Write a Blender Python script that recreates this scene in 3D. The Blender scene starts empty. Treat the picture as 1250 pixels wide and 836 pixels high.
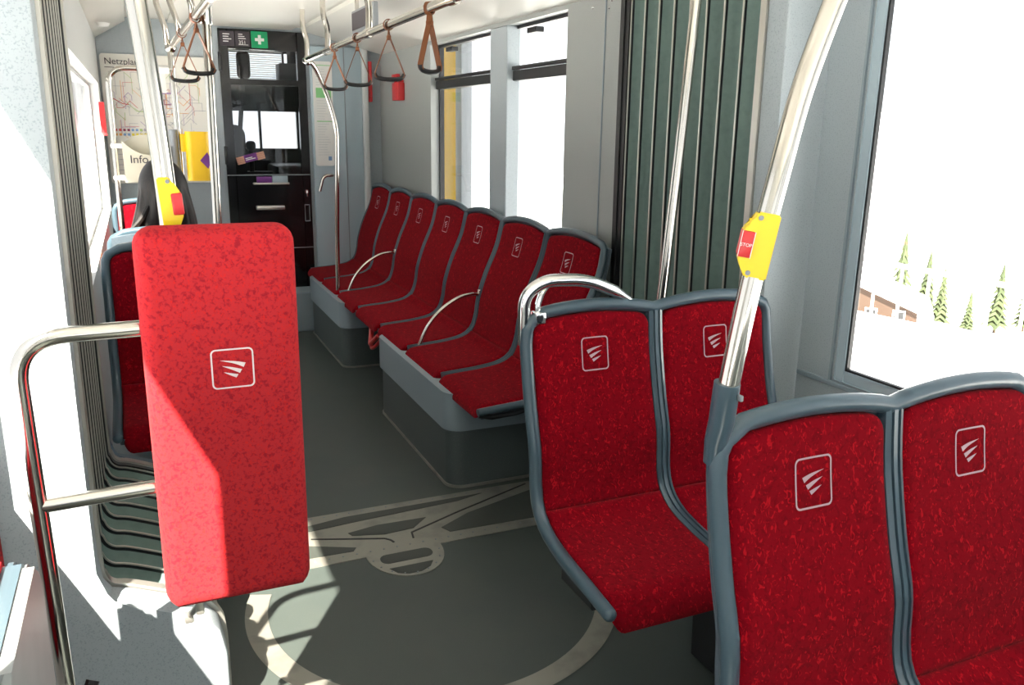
import bpy, bmesh, math, random
from mathutils import Vector, Matrix
random.seed(7)
SC = bpy.context.scene
COL = SC.collection

# ------------------------------------------------------------------ camera
cam_d = bpy.data.cameras.new('camera')
cam = bpy.data.objects.new('camera', cam_d); COL.objects.link(cam)
cam_d.sensor_width = 36.0; cam_d.lens = 1013.0/1250.0*36.0
cam_d.clip_start = 0.02; cam_d.clip_end = 400
def nrm(v): return v.normalized()
cY = nrm(Vector((160-625, 150-418, 1013.0)))
cD = Vector((563-625, 4357-418, 1013.0)); cD = nrm(cD - cY*cD.dot(cY))
cX = cD.cross(cY)
if cX.x < 0: cX = -cX
Rm = Matrix((cX, cY, -cD))                     # camera (x right, y down, z forward) -> world
right = Rm @ Vector((1, 0, 0)); up = -(Rm @ Vector((0, 1, 0))); back = -(Rm @ Vector((0, 0, 1)))
M4 = Matrix((right, up, back)).transposed().to_4x4(); M4.translation = Vector((0, 0, 1.5))
cam.matrix_world = M4
SC.camera = cam

# ------------------------------------------------------------------ world, sun, exposure
SC.view_settings.view_transform = 'Standard'; SC.view_settings.look = 'None'
SC.view_settings.gamma = 1.0; SC.view_settings.use_curve_mapping = False
SC.view_settings.exposure = -0.12
W = bpy.data.worlds.new('sky'); SC.world = W; W.use_nodes = True
bg = W.node_tree.nodes['Background']
bg.inputs[0].default_value = (0.93, 0.97, 1.0, 1); bg.inputs[1].default_value = 1.9
sun_d = bpy.data.lights.new('sun', 'SUN'); sun_d.energy = 42.0; sun_d.angle = math.radians(0.6)
sun_d.color = (1.0, 0.92, 0.79)
sun = bpy.data.objects.new('sun', sun_d); COL.objects.link(sun)
sun.location = (-3, -3, 6)
sun.rotation_euler = Vector((0.60, 1.0, -1.27)).to_track_quat('-Z', 'Y').to_euler()
SC.cycles.max_bounces = 10; SC.cycles.diffuse_bounces = 5
SC.cycles.transparent_max_bounces = 16
SC.cycles.sample_clamp_indirect = 6.0
SC.cycles.caustics_reflective = False; SC.cycles.caustics_refractive = False

# ------------------------------------------------------------------ materials
def mat(name, col, rough=0.5, metal=0.0, spec=0.5, sheen=0.0, coat=0.0):
    m = bpy.data.materials.new(name); m.use_nodes = True
    b = m.node_tree.nodes['Principled BSDF']
    b.inputs['Base Color'].default_value = (*col, 1); b.inputs['Roughness'].default_value = rough
    b.inputs['Metallic'].default_value = metal; b.inputs['Specular IOR Level'].default_value = spec
    b.inputs['Sheen Weight'].default_value = sheen; b.inputs['Coat Weight'].default_value = coat
    return m
def noise_mix(m, col2, scale, lo, hi, detail=2.0, distort=0.0, stretch=(1, 1, 1), fac=1.0, bump=0.0):
    """mix a second colour into the base colour by thresholded object-space noise"""
    nt = m.node_tree; b = nt.nodes['Principled BSDF']
    tc = nt.nodes.new('ShaderNodeTexCoord'); mp = nt.nodes.new('ShaderNodeMapping')
    mp.inputs['Scale'].default_value = stretch
    nt.links.new(tc.outputs['Object'], mp.inputs[0])
    n = nt.nodes.new('ShaderNodeTexNoise'); n.inputs['Scale'].default_value = scale
    n.inputs['Detail'].default_value = detail; n.inputs['Distortion'].default_value = distort
    nt.links.new(mp.outputs[0], n.inputs['Vector'])
    r = nt.nodes.new('ShaderNodeMapRange'); r.inputs[1].default_value = lo; r.inputs[2].default_value = hi
    r.inputs[4].default_value = fac
    nt.links.new(n.outputs[0], r.inputs[0])
    x = nt.nodes.new('ShaderNodeMix'); x.data_type = 'RGBA'
    nt.links.new(r.outputs[0], x.inputs[0])
    old = b.inputs['Base Color'].links
    if old: nt.links.new(old[0].from_socket, x.inputs[6])
    else: x.inputs[6].default_value = b.inputs['Base Color'].default_value
    x.inputs[7].default_value = (*col2, 1)
    nt.links.new(x.outputs[2], b.inputs['Base Color'])
    if bump:
        bp = nt.nodes.new('ShaderNodeBump'); bp.inputs['Strength'].default_value = bump
        bp.inputs['Distance'].default_value = 0.001
        nt.links.new(n.outputs[0], bp.inputs['Height']); nt.links.new(bp.outputs[0], b.inputs['Normal'])
    return m
M = {}
M['grp'] = noise_mix(mat('speckled grey panel', (.41, .46, .49), .45), (.24, .29, .33), 260, .56, .66, fac=.6)
M['grp_beige'] = noise_mix(mat('beige grey panel', (.36, .38, .37), .42), (.26, .28, .28), 300, .55, .65, fac=.5)
M['white_grp'] = noise_mix(mat('pale wall panel', (.62, .64, .64), .5), (.48, .51, .52), 260, .55, .68, fac=.4)
M['ceiling'] = mat('cream ceiling', (.72, .71, .66), .35)
M['fascia'] = mat('light grey fascia', (.27, .33, .37), .4)
M['podium'] = noise_mix(mat('dark podium lino', (.085, .105, .105), .45), (.13, .15, .145), 180, .55, .7, fac=.5)
M['floor'] = noise_mix(noise_mix(mat('green grey lino', (.057, .071, .066), .42), (.078, .088, .077), 3.0, .45, .75, 5, fac=.6),
                       (.10, .11, .10), 330, .6, .7, fac=.5)
M['frame'] = mat('blue grey seat plastic', (.055, .093, .12), .3, coat=.2)
M['shell'] = noise_mix(mat('seat shell', (.075, .10, .125), .5), (.11, .14, .17), 120, .5, .7, fac=.4)
def fabric(name, base, dark, bright, sc=1.0, th=0.0):
    m = mat(name, base, .9, sheen=.06)
    noise_mix(m, dark, 85*sc, .50, .62, 3, .6, fac=.6)
    noise_mix(m, bright, 90*sc, .585+th, .66+th, 1, 1.4, stretch=(1.5, 1, 1), fac=.85)
    b = m.node_tree.nodes['Principled BSDF']; b.inputs['Sheen Tint'].default_value = (1, .75, .72, 1)
    b.inputs['Sheen Roughness'].default_value = .5
    b.inputs['Specular IOR Level'].default_value = .0
    return m
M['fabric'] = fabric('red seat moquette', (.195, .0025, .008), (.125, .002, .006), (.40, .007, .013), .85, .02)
M['fabric_lit'] = fabric('sunlit red moquette', (.47, .028, .034), (.19, .009, .022), (.58, .024, .022), 1.7)  # seat red made lighter, the light on the pad put into its colour
M['chrome'] = mat('chrome', (.85, .84, .83), .08, 1)
M['steel'] = mat('brushed steel pole', (.58, .55, .50), .14, 1)
M['alu'] = mat('aluminium', (.62, .60, .55), .35, .8)
M['plate'] = noise_mix(mat('worn steel plate', (.33, .32, .28), .42, .5), (.16, .17, .155), 9, .5, .75, 5, fac=.7)
M['bellows'] = noise_mix(mat('green grey bellows fabric', (.15, .225, .205), .6), (.115, .18, .165), 40, .45, .7, fac=.5)
M['rubber'] = mat('black rubber', (.012, .013, .014), .45)
M['black'] = mat('black gloss', (.006, .006, .007), .12)
M['blackmat'] = mat('black plastic', (.012, .013, .015), .4)
M['yellow'] = mat('yellow plastic', (.85, .62, .01), .35)
M['yellow2'] = mat('amber yellow plastic', (.85, .52, .01), .4)
M['red'] = mat('red plastic', (.62, .03, .035), .35)
M['white'] = mat('white print', (.82, .82, .80), .5)
M['emb_seat'] = mat('dull pink stitched print', (.50, .34, .37), .7)  # duller and pinker than the emblem on the pad
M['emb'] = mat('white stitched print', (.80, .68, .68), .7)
M['paper'] = mat('map paper', (.78, .76, .70), .5)
M['cream'] = mat('cream plastic', (.66, .62, .50), .4)
M['purple'] = mat('purple print', (.16, .03, .22), .5)
M['skin'] = mat('skin', (.62, .32, .22), .5)
M['hair'] = noise_mix(mat('black hair', (.009, .008, .008), .5, spec=.3), (.026, .018, .014), 60, .45, .7, stretch=(6, 6, .4))
M['shirt'] = mat('dark shirt', (.03, .03, .035), .8)
M['leather'] = mat('tan leather strap', (.22, .07, .022), .5)
M['green'] = mat('green sign', (.0, .32, .12), .45)
M['darkgrey'] = mat('dark grey sign', (.045, .035, .045), .5)
M['label_grey'] = mat('grey print', (.35, .35, .38), .6)
M['bluegrey'] = mat('blue grey panel', (.17, .23, .28), .45)
M['doorblue'] = mat('pale blue door panel', (.40, .50, .56), .35)
M['slot'] = mat('dark lino inlay', (.05, .057, .05), .55)
M['snow'] = noise_mix(mat('snow', (.90, .92, .94), .6), (.84, .88, .93), .4, .4, .7)
M['wood'] = mat('brown timber', (.045, .024, .013), .7)
M['woodlight'] = mat('light timber', (.075, .045, .02), .7)
M['needle'] = noise_mix(mat('conifer needles', (.038, .055, .022), .8), (.065, .085, .035), 3, .4, .7)
M['trunk'] = mat('bark', (.12, .08, .05), .9)
M['mid'] = mat('mid grey plastic', (.25, .27, .29), .5)
M['underside'] = noise_mix(mat('pale grey seat underside', (.25, .27, .27), .4), (.20, .22, .22), 12, .4, .7, fac=.6)
# perforated ceiling
def perforated():
    m = mat('perforated ceiling', (.66, .65, .60), .4)
    nt = m.node_tree; b = nt.nodes['Principled BSDF']
    tc = nt.nodes.new('ShaderNodeTexCoord'); v = nt.nodes.new('ShaderNodeTexVoronoi')
    v.inputs['Scale'].default_value = 60; v.inputs['Randomness'].default_value = 0
    nt.links.new(tc.outputs['Object'], v.inputs['Vector'])
    r = nt.nodes.new('ShaderNodeMapRange'); r.inputs[1].default_value = .22; r.inputs[2].default_value = .30
    nt.links.new(v.outputs['Distance'], r.inputs[0])
    x = nt.nodes.new('ShaderNodeMix'); x.data_type = 'RGBA'
    x.inputs[6].default_value = (.25, .24, .22, 1); x.inputs[7].default_value = (.68, .67, .62, 1)
    nt.links.new(r.outputs[0], x.inputs[0]); nt.links.new(x.outputs[2], b.inputs['Base Color'])
    return m
M['perf'] = perforated()
def glass(name, tint=(1, 1, 1), refl=1.45):
    m = bpy.data.materials.new(name); m.use_nodes = True; nt = m.node_tree
    nt.nodes.clear()
    o = nt.nodes.new('ShaderNodeOutputMaterial'); t = nt.nodes.new('ShaderNodeBsdfTransparent')
    g = nt.nodes.new('ShaderNodeBsdfGlossy'); f = nt.nodes.new('ShaderNodeLayerWeight'); x = nt.nodes.new('ShaderNodeMixShader')
    t.inputs[0].default_value = (*tint, 1); g.inputs['Roughness'].default_value = .02
    f.inputs[0].default_value = .5
    pw = nt.nodes.new('ShaderNodeMath'); pw.operation = 'POWER'; pw.inputs[1].default_value = 5
    mr = nt.nodes.new('ShaderNodeMapRange'); mr.inputs[3].default_value = .03; mr.inputs[4].default_value = .75
    nt.links.new(f.outputs['Facing'], pw.inputs[0]); nt.links.new(pw.outputs[0], mr.inputs[0])
    nt.links.new(mr.outputs[0], x.inputs[0]); nt.links.new(t.outputs[0], x.inputs[1]); nt.links.new(g.outputs[0], x.inputs[2])
    nt.links.new(x.outputs[0], o.inputs[0])
    return m
M['glass'] = glass('window glass')
M['smoke'] = glass('smoked cab glass', (.85, .87, .88))

# ------------------------------------------------------------------ mesh helpers
def BM(): return bmesh.new()
def box(bm, x0, x1, y0, y1, z0, z1, bev=0.0, seg=2, mi=0):
    r = bmesh.ops.create_cube(bm, size=1.0)
    vs = r['verts']
    for v in vs:
        v.co = Vector(((x0+x1)/2 + v.co.x*(x1-x0), (y0+y1)/2 + v.co.y*(y1-y0), (z0+z1)/2 + v.co.z*(z1-z0)))
    fs = set(f for v in vs for f in v.link_faces)
    for f in fs: f.material_index = mi
    if bev:
        es = list(set(e for v in vs for e in v.link_edges))
        bmesh.ops.bevel(bm, geom=es, offset=bev, segments=seg, profile=.5, affect='EDGES')
def prism(bm, poly, axis, a0, a1, mi=0):
    """poly: 2D points in the two other axes (in x,y,z order) extruded along axis"""
    def p3(p, a):
        if axis == 'x': return Vector((a, p[0], p[1]))
        if axis == 'y': return Vector((p[0], a, p[1]))
        return Vector((p[0], p[1], a))
    A = [bm.verts.new(p3(p, a0)) for p in poly]; B = [bm.verts.new(p3(p, a1)) for p in poly]
    n = len(poly); fs = [bm.faces.new(A), bm.faces.new(B[::-1])]
    for i in range(n): fs.append(bm.faces.new((A[i], B[i], B[(i+1) % n], A[(i+1) % n])))
    for f in fs: f.material_index = mi
    return fs
def smooth(pts, n=6, closed=False):
    P = [Vector(p) for p in pts]; out = []
    m = len(P)
    for i in range(m-1):
        p0 = P[max(i-1, 0)]; p1 = P[i]; p2 = P[i+1]; p3 = P[min(i+2, m-1)]
        for k in range(n):
            t = k/n
            out.append(.5*((2*p1)+(p2-p0)*t+(2*p0-5*p1+4*p2-p3)*t*t+(3*p1-p0-3*p2+p3)*t**3))
    out.append(P[-1]); return out
def fillet(pts, rad, n=6):
    P = [Vector(p) for p in pts]; out = [P[0]]
    for i in range(1, len(P)-1):
        a, b, c = P[i-1], P[i], P[i+1]
        r = min(rad, (a-b).length*.49, (c-b).length*.49)
        s = b+(a-b).normalized()*r; e = b+(c-b).normalized()*r
        for k in range(n+1):
            t = k/n; out.append((1-t)**2*s+2*t*(1-t)*b+t*t*e)
    out.append(P[-1]); return out
def sweep(bm, pts, r, seg=12, section=None, side=None, mi=0):
    """tube along pts; section = 2D outline (side, normal) instead of a circle; side = fixed side axis"""
    P = [Vector(p) for p in pts]; n = len(P)
    sec = section or [(math.cos(2*math.pi*k/seg), math.sin(2*math.pi*k/seg)) for k in range(seg)]
    rings = []; prev = None
    for i in range(n):
        t = (P[min(i+1, n-1)]-P[max(i-1, 0)]).normalized()
        if side is not None:
            s = Vector(side); s = (s-t*s.dot(t)).normalized()
        elif prev is None:
            s = t.cross(Vector((0, 0, 1)))
            if s.length < 1e-3: s = Vector((1, 0, 0))
            s.normalize()
        else:
            s = (prev-t*prev.dot(t)).normalized()
        prev = s; u = s.cross(t)
        rr = r[i] if isinstance(r, (list, tuple)) else r
        if section: rr = rr if rr else 1.0
        rings.append([bm.verts.new(P[i]+s*a*rr+u*b*rr) for a, b in sec])
    m = len(sec)
    for i in range(n-1):
        for k in range(m):
            f = bm.faces.new((rings[i][k], rings[i][(k+1) % m], rings[i+1][(k+1) % m], rings[i+1][k])); f.material_index = mi
    bm.faces.new(rings[0][::-1]).material_index = mi; bm.faces.new(rings[-1]).material_index = mi
def cyl(bm, a, b, r, seg=16, mi=0): sweep(bm, [a, b], r, seg, mi=mi)
def ball(bm, c, r, sx=1, sy=1, sz=1, seg=16):
    bmesh.ops.create_uvsphere(bm, u_segments=seg, v_segments=seg//2+2, radius=r,
        matrix=Matrix.Translation(Vector(c)) @ Matrix.Diagonal((sx, sy, sz, 1)))
def grid(bm, rows, closed=False):
    V = [[bm.verts.new(p) for p in row] for row in rows]
    for i in range(len(V)-1):
        for j in range(len(V[0])-1):
            bm.faces.new((V[i][j], V[i][j+1], V[i+1][j+1], V[i+1][j]))
    return V
def obj(name, bm, m, parent=None, sm=True, ang=35, loc=None):
    bmesh.ops.recalc_face_normals(bm, faces=bm.faces[:])
    me = bpy.data.meshes.new(name); bm.to_mesh(me); bm.free()
    for mm in (m if isinstance(m, (list, tuple)) else [m]): me.materials.append(M[mm] if isinstance(mm, str) else mm)
    o = bpy.data.objects.new(name, me); COL.objects.link(o)
    if sm:
        me.polygons.foreach_set('use_smooth', [True]*len(me.polygons))
        bmx = bmesh.new(); bmx.from_mesh(me)
        for e in bmx.edges:
            if len(e.link_faces) == 2 and e.calc_face_angle(0) > math.radians(ang): e.smooth = False
        bmx.to_mesh(me); bmx.free()
    if parent: o.parent = parent
    if loc: o.location = loc
    return o
def tag(o, label, cat, group=None):
    o['label'] = label; o['category'] = cat
    if group: o['group'] = group
    return o
def thing(name, label, cat, loc=(0, 0, 0), rotz=0, group=None):
    o = bpy.data.objects.new(name, None); COL.objects.link(o); o.location = loc; o.rotation_euler = (0, 0, rotz)
    o.empty_display_size = .1
    return tag(o, label, cat, group)
def struct(name, bm, m, **k):
    o = obj(name, bm, m, **k)
    if o.parent is None: o['kind'] = 'structure'
    return o
def sroot(name):
    o = bpy.data.objects.new(name, None); COL.objects.link(o); o['kind'] = 'structure'; return o
def copy_tree(o, parent=None):
    c = o.copy(); COL.objects.link(c)
    if parent: c.parent = parent
    for ch in [x for x in COL.objects if x.parent == o]: copy_tree(ch, c)
    return c
def text_mesh(txt, size):
    cu = bpy.data.curves.new('t', 'FONT'); cu.body = txt; cu.size = size
    o = bpy.data.objects.new('t', cu); COL.objects.link(o)
    bpy.context.view_layer.update()
    me = bpy.data.meshes.new_from_object(o.evaluated_get(bpy.context.evaluated_depsgraph_get()))
    vs = [v.co.copy() for v in me.vertices]; fs = [list(p.vertices) for p in me.polygons]
    bpy.data.objects.remove(o); bpy.data.curves.remove(cu); bpy.data.meshes.remove(me)
    return vs, fs
def add_text(bm, txt, size, origin, ex=(1, 0, 0), ey=(0, 0, 1), mi=0):
    vs, fs = text_mesh(txt, size); ex = Vector(ex); ey = Vector(ey); o = Vector(origin)
    V = [bm.verts.new(o+ex*v.x+ey*v.y) for v in vs]
    for f in fs:
        try: bm.faces.new([V[i] for i in f]).material_index = mi
        except ValueError: pass
def quad(bm, x0, x1, z0, z1, y, mi=0):
    f = bm.faces.new([bm.verts.new(p) for p in ((x0, y, z0), (x1, y, z0), (x1, y, z1), (x0, y, z1))]); f.material_index = mi
def rrect(x0, x1, y0, y1, r, n=5):
    out = []
    for cx, cy, a in ((x1-r, y1-r, 0), (x0+r, y1-r, 90), (x0+r, y0+r, 180), (x1-r, y0+r, 270)):
        for k in range(n+1):
            t = math.radians(a+90*k/n); out.append((cx+r*math.cos(t), cy+r*math.sin(t)))
    return out

# ------------------------------------------------------------------ shell: floor, walls, ceiling, windows
XL, XR = -.17, 1.75          # inner faces beyond the joint
NL, NR = -.34, 1.90          # inner faces of the near car
CX = .79
b = BM(); box(b, -.5, 2.05, -2.6, 7.7, -.12, 0); struct('floor', b, 'floor', sm=False)
ZC = 2.16
b = BM()
box(b, -.5, 2.05, -2.6, 7.8, ZC+.02, ZC+.12)
struct('ceiling', b, 'ceiling', sm=False)
# coves: sloped strips down to the wall heads, far car
def cove(name, xw, xc, zw, y0, y1, m='ceiling'):
    b = BM(); prism(b, [(xw, zw), (xc, ZC-.005), (xc, ZC+.02), (xw, ZC+.02)], 'y', y0, y1); return struct(name, b, m, sm=False)
cove('trim_1', XR+.0, 1.16, 2.02, 2.86, 6.36); cove('trim_2', XL, .02, 2.04, 2.86, 6.4)
cove('trim_3', NR, 1.25, 2.0, -2.5, 1.99); cove('trim_4', NL, .1, 2.0, -2.5, 1.95)
b = BM(); box(b, .28, 1.10, 2.9, 6.38, ZC-.004, ZC+.022); struct('trim_5', b, 'perf', sm=False)

def wall_x(name, x, sgn, y0, y1, holes, m, z1=ZC, th=.09):
    """wall in a plane x=const, holes=(y0,y1,z0,z1) sorted by y"""
    b = BM(); xa, xb = (x, x+th*sgn); xa, xb = min(xa, xb), max(xa, xb); y = y0
    for h in holes:
        if h[0] > y: box(b, xa, xb, y, h[0], 0, z1)
        box(b, xa, xb, h[0], h[1], 0, h[2])
        if h[3] < z1: box(b, xa, xb, h[0], h[1], h[3], z1)
        y = h[1]
    if y < y1: box(b, xa, xb, y, y1, 0, z1)
    return struct(name, b, m, sm=False)
HF = (3.37, 5.22, .95, 2.0)          # far right window
HN = (-.35, 1.78, .81, 1.86)         # near right window
wall_x('wall_right_far', XR, 1, 2.92, 6.42, [HF], 'grp_beige')
wall_x('wall_right_near', NR, 1, -2.5, 1.98, [(-2.2, -.6, .81, 1.86), HN], 'grp', th=.014)
wall_x('wall_left_far', XL, -1, 2.92, 6.42, [(3.12, 6.1, .95, 1.74)], 'white_grp')
wall_x('wall_left_near', NL, -1, -2.5, 1.93, [(-1.9, .25, .8, 1.74), (.71, 1.88, .76, 1.95)], 'white_grp')
b = BM()
box(b, -.5, 2.05, -2.6, -2.5, 0, .8); box(b, -.5, 2.05, -2.6, -2.5, 1.9, ZC+.05)
box(b, -.5, -.2, -2.6, -2.5, .8, 1.9); box(b, 1.75, 2.05, -2.6, -2.5, .8, 1.9); struct('wall_back', b, 'grp', sm=False)

def window(name, x, y0, y1, z0, z1, sgn, mull=(), transom=None, fr='blackmat', lining=None, fw=.02, post='grp', dep=0.0, fd=.03):
    r = sroot(name)
    b = BM(); xa, xb = sorted((x+(.055-dep)*sgn, x+(.055-dep+fd)*sgn))
    box(b, xa, xb, y0, y0+fw, z0, z1); box(b, xa, xb, y1-fw, y1, z0, z1)
    box(b, xa, xb, y0, y1, z0, z0+fw); box(b, xa, xb, y0, y1, z1-fw, z1)
    obj('window_frame', b, fr, r, sm=False)
    if transom:
        b = BM(); box(b, *sorted((x+.035*sgn, x+.09*sgn)), y0, y1, transom[0], transom[1], .004)
        box(b, *sorted((x+.028*sgn, x+.06*sgn)), y0, y1, transom[1]+.004, transom[1]+.02, .003)
        obj('transom', b, fr, r, sm=False)
    for a, c in mull:
        b = BM(); box(b, *sorted((x+.0*sgn, x+.075*sgn)), a, c, z0, z1, .006); obj('window_post', b, post, r, sm=False)
    b = BM(); box(b, *sorted((x+(.068-dep)*sgn, x+(.073-dep)*sgn)), y0+fw, y1-fw, z0+fw, z1-fw); obj('pane', b, 'glass', r, sm=False)
    if lining:
        b = BM(); w = .035
        xa, xb = sorted((x-.006*sgn, x+(.055-dep)*sgn))
        box(b, xa, xb, y0-w, y0, z0-w, z1+w, .005); box(b, xa, xb, y1, y1+w, z0-w, z1+w, .005)
        box(b, xa, xb, y0, y1, z0-w, z0, .005); box(b, xa, xb, y0, y1, z1, z1+w, .005)
        obj('window_lining', b, lining, r, sm=False)
    return r
w1 = window('window_1', XR, *HF, 1, mull=[(4.02, 4.24)], transom=(1.735, 1.785), fw=.016)
b = BM()
for y in (3.75, 4.9): box(b, XR+.005, XR+.05, y-.05, y+.05, 1.94, 1.965, .004)
obj('window_latch', b, 'blackmat', w1, sm=False)
window('window_2', NR, *HN, 1, lining='doorblue', fw=.007, dep=.058, fd=.014)
window('window_3', XL, 3.12, 6.1, .95, 1.74, -1, fr='white_grp')
window('window_4', NL, .71, 1.88, .76, 1.95, -1, fw=.01)
window('window_5', NL, -1.9, .25, .8, 1.74, -1)
window('window_6', NR, -2.2, -.6, .81, 1.86, 1, lining='doorblue')
# sill ledge under the near right window and panel seams
b = BM()
box(b, NR-.012, NR+.001, -2.4, 1.97, .752, .768, .003); box(b, NR-.008, NR+.001, 1.83, 1.838, .768, 2.0)
struct('trim_6', b, 'fascia', sm=False)
b = BM(); box(b, XR-.004, XR+.001, 3.04, 3.046, .4, 2.05); box(b, XL, XL+.004, 3.04, 3.046, .4, 2.05); struct('trim_7', b, 'fascia', sm=False)

# portals either side of the joint
PL = [(-.155, 2.2), (-.158, 1.4), (-.162, .9), (-.163, .50), (-.157, .44), (-.14, .412), (-.10, .400), (-.013, .363), (.059, .325), (.092, .285), (.106, .22), (.106, 0)]
def portal(name, y0, y1, xout, mirror=False, m='grp', bev=True):
    poly = [(xout, 2.2)]+PL+[(xout, 0)]
    if mirror: poly = [(2*CX-x, z) for x, z in poly]
    b = BM(); prism(b, poly, 'y', y0, y1)
    if bev:
        es = [e for e in b.edges if len(e.link_faces) == 2 and abs(e.verts[0].co.y-y0) < 1e-5 and abs(e.verts[1].co.y-y0) < 1e-5
              and not any(abs(v.co.x-(2*CX-xout if mirror else xout)) < 1e-5 for v in e.verts)]
        bmesh.ops.bevel(b, geom=es, offset=.012, segments=3, profile=.5, affect='EDGES')
    return struct(name, b, m)
portal('wall_left_joint_near', 1.94, 2.03, -.45)
portal('wall_left_joint_far', 2.90, 2.95, -.45, m='bluegrey')
portal('wall_right_joint_near', 1.985, 2.07, -.45, True)
portal('wall_right_joint_far', 2.90, 2.95, -.45, True, 'grp_beige')
# trim profiles against the bellows
def offset_path(o, mirror=False):
    base = smooth([(x, 0, z) for x, z in PL], 4); out = []
    for i, p in enumerate(base):
        t = (base[min(i+1, len(base)-1)]-base[max(i-1, 0)]).normalized()
        n = Vector((t.z, 0, -t.x))         # pointing outwards (to -x on the left side)
        if n.x > 0: n = -n
        q = p+n*o
        if mirror: q = Vector((2*CX-q.x, 0, q.z))
        out.append(q)
    out[-1].z = 0.0
    return out
def along(bm, y, o, section, mirror, m=None, w=1.0, mi=0):
    sweep(bm, [p+Vector((0, y, 0)) for p in offset_path(o, mirror)], w, section=section, side=(0, 1, 0), mi=mi)
RS = lambda a, c: [(-a, -c), (a, -c), (a, c), (-a, c)]
for i, mir in enumerate((False, True)):
    b = BM()
    along(b, 2.048 if not mir else 2.085, .002, RS(.013, .010), mir); along(b, 2.885, .004, RS(.014, .010), mir, mi=int(mir))
    obj('joint_trim', b, ['alu', 'rubber'], sm=False)
    o = COL.objects[-1] if False else bpy.data.objects[max(k for k in bpy.data.objects.keys() if k.startswith('joint_trim'))]
    o.name = 'trim_%d' % (8+i); o['kind'] = 'structure'
    # bellows: thing with rubber seals, folded fabric and aluminium ribs
    r = thing('gangway_bellows', 'grey-green folded joint bellows with metal ribs, %s' %
              ('left, behind the upright red pad' if not mir else 'right, behind the chrome-handled seat pair'), 'bellows', (0, 0, 0))
    y0, y1 = (2.10 if mir else 2.07), 2.84; nr = 9
    base = offset_path(0, mir); rows = []
    nn = (nr-1)*8
    for k in range(nn+1):
        t = k/nn; ph = (t*(nr-1)) % 1.0
        o_ = .012+.030*math.sin(math.pi*ph)**.6
        y = y0+(y1-y0)*t
        rows.append([p+Vector((0, y, 0)) for p in offset_path(o_, mir)])
    b = BM(); grid(b, rows); obj('fold_fabric', b, 'bellows', r)
    for k in range(nr):
        b = BM(); along(b, y0+(y1-y0)*k/(nr-1), .0058, RS(.0032, .0018), mir); rb_ = obj('rib', b, 'alu', r, sm=False)
        b = BM(); along(b, y0+(y1-y0)*k/(nr-1), .0128, RS(.0028, .0054), mir); obj('rib_shade', b, 'blackmat', rb_, sm=False)  # black strip imitating the shaded face beside each rib tip
    b = BM(); along(b, y1+.022, .03, RS(.016, .03), mir); along(b, y0-.012, .03, RS(.008, .02), mir); obj('rubber_seal', b, 'rubber', r, sm=False)
    # stitching rivets on each fold
    b = BM()
    for k in range(nr):
        y = y0+(y1-y0)*k/(nr-1)+.012
        base = offset_path(.012, mir); L = 0; nxt = .0
        for a, c in zip(base[:-1], base[1:]):
            d = (c-a).length; s = nxt-L
            while s < d:
                p = a+(c-a)*(s/d)+Vector((0, y, 0)); 
                bmesh.ops.create_icosphere(b, subdivisions=1, radius=.0022, matrix=Matrix.Translation(p)); nxt += .055; s = nxt-L
            L += d
    o = obj('stitching', b, 'mid', r); o['kind'] = 'stuff'
# outer covers so the joint is closed
b = BM(); box(b, -.5, -.42, 1.9, 2.95, -.1, 2.2); struct('wall_left_joint_cover', b, 'blackmat', sm=False)
b = BM(); box(b, 2.0, 2.08, 2.0, 2.95, -.1, 2.2); struct('wall_right_joint_cover', b, 'blackmat', sm=False)

# turntable trims in the floor
b = BM()
c0 = Vector((.79, 2.36)); N = 72
for k in range(N):
    a0, a1 = math.pi-.35+(math.pi+.6)*k/N, math.pi-.35+(math.pi+.6)*(k+1)/N
    q = [(c0.x+r*math.cos(a), c0.y+r*math.sin(a)) for r, a in ((.535, a0), (.605, a0), (.605, a1), (.535, a1))]
    top = [b.verts.new((x, y, .003)) for x, y in q]; b.faces.new(top)
struct('trim_10', b, 'plate', sm=False)
t = thing('floor_joint_plate', 'worn steel plate with dark slots across the dark floor at the joint', 'floor plate')
b = BM(); prism(b, [(.10, 2.665), (1.46, 2.665), (1.46, 3.055), (.10, 3.055)], 'z', 0, .003)
obj('plate', b, 'plate', t, sm=False)
b = BM(); prism(b, [(.775+.14*math.cos(a), 2.655+.175*math.sin(a)) for a in [math.pi+math.pi*k/20 for k in range(21)]]+[(.915, 2.668), (.635, 2.668)], 'z', 0, .0035)
obj('round_plate', b, 'plate', t, sm=False)
def inlay(poly): 
    prism(b, poly, 'z', .0005, .0048)
b = BM()
inlay([(.30, 2.945), (.411, 2.966), (.633, 3.006), (1.22, 3.012), (1.105, 2.980), (.686, 2.952), (.491, 2.935)])
inlay([(.617, 2.868), (.735, 2.892), (.931, 2.885), (.861, 2.818), (.744, 2.808), (.627, 2.842)])
inlay([(.14, 2.93), (.46, 2.822), (.618, 2.746), (.604, 2.724), (.14, 2.74)])
inlay([(.98, 2.735), (1.44, 2.72), (1.44, 2.97), (1.10, 2.86), (.96, 2.78)])
inlay(rrect(.676, .868, 2.588, 2.652, .028)); 
inlay([(.69, 2.553), (.85, 2.553), (.83, 2.52), (.79, 2.497), (.745, 2.497), (.71, 2.515)])
obj('slot_inlay', b, 'slot', t, sm=False)
b = BM()
for path in ([(.478, 2.872), (.735, 2.775), (.752, 2.755), (.758, 2.735)], [(.835, 2.74), (.842, 2.785), (1.071, 2.886), (1.433, 3.03)]):
    for p, q in zip(path[:-1], path[1:]):
        p, q = Vector(p), Vector(q); n = Vector((-(q-p).y, (q-p).x)).normalized()*.0035
        prism(b, [p-n, q-n, q+n, p+n], 'z', .001, .0052)
obj('joint_gap', b, 'rubber', t, sm=False)
b = BM()
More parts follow.
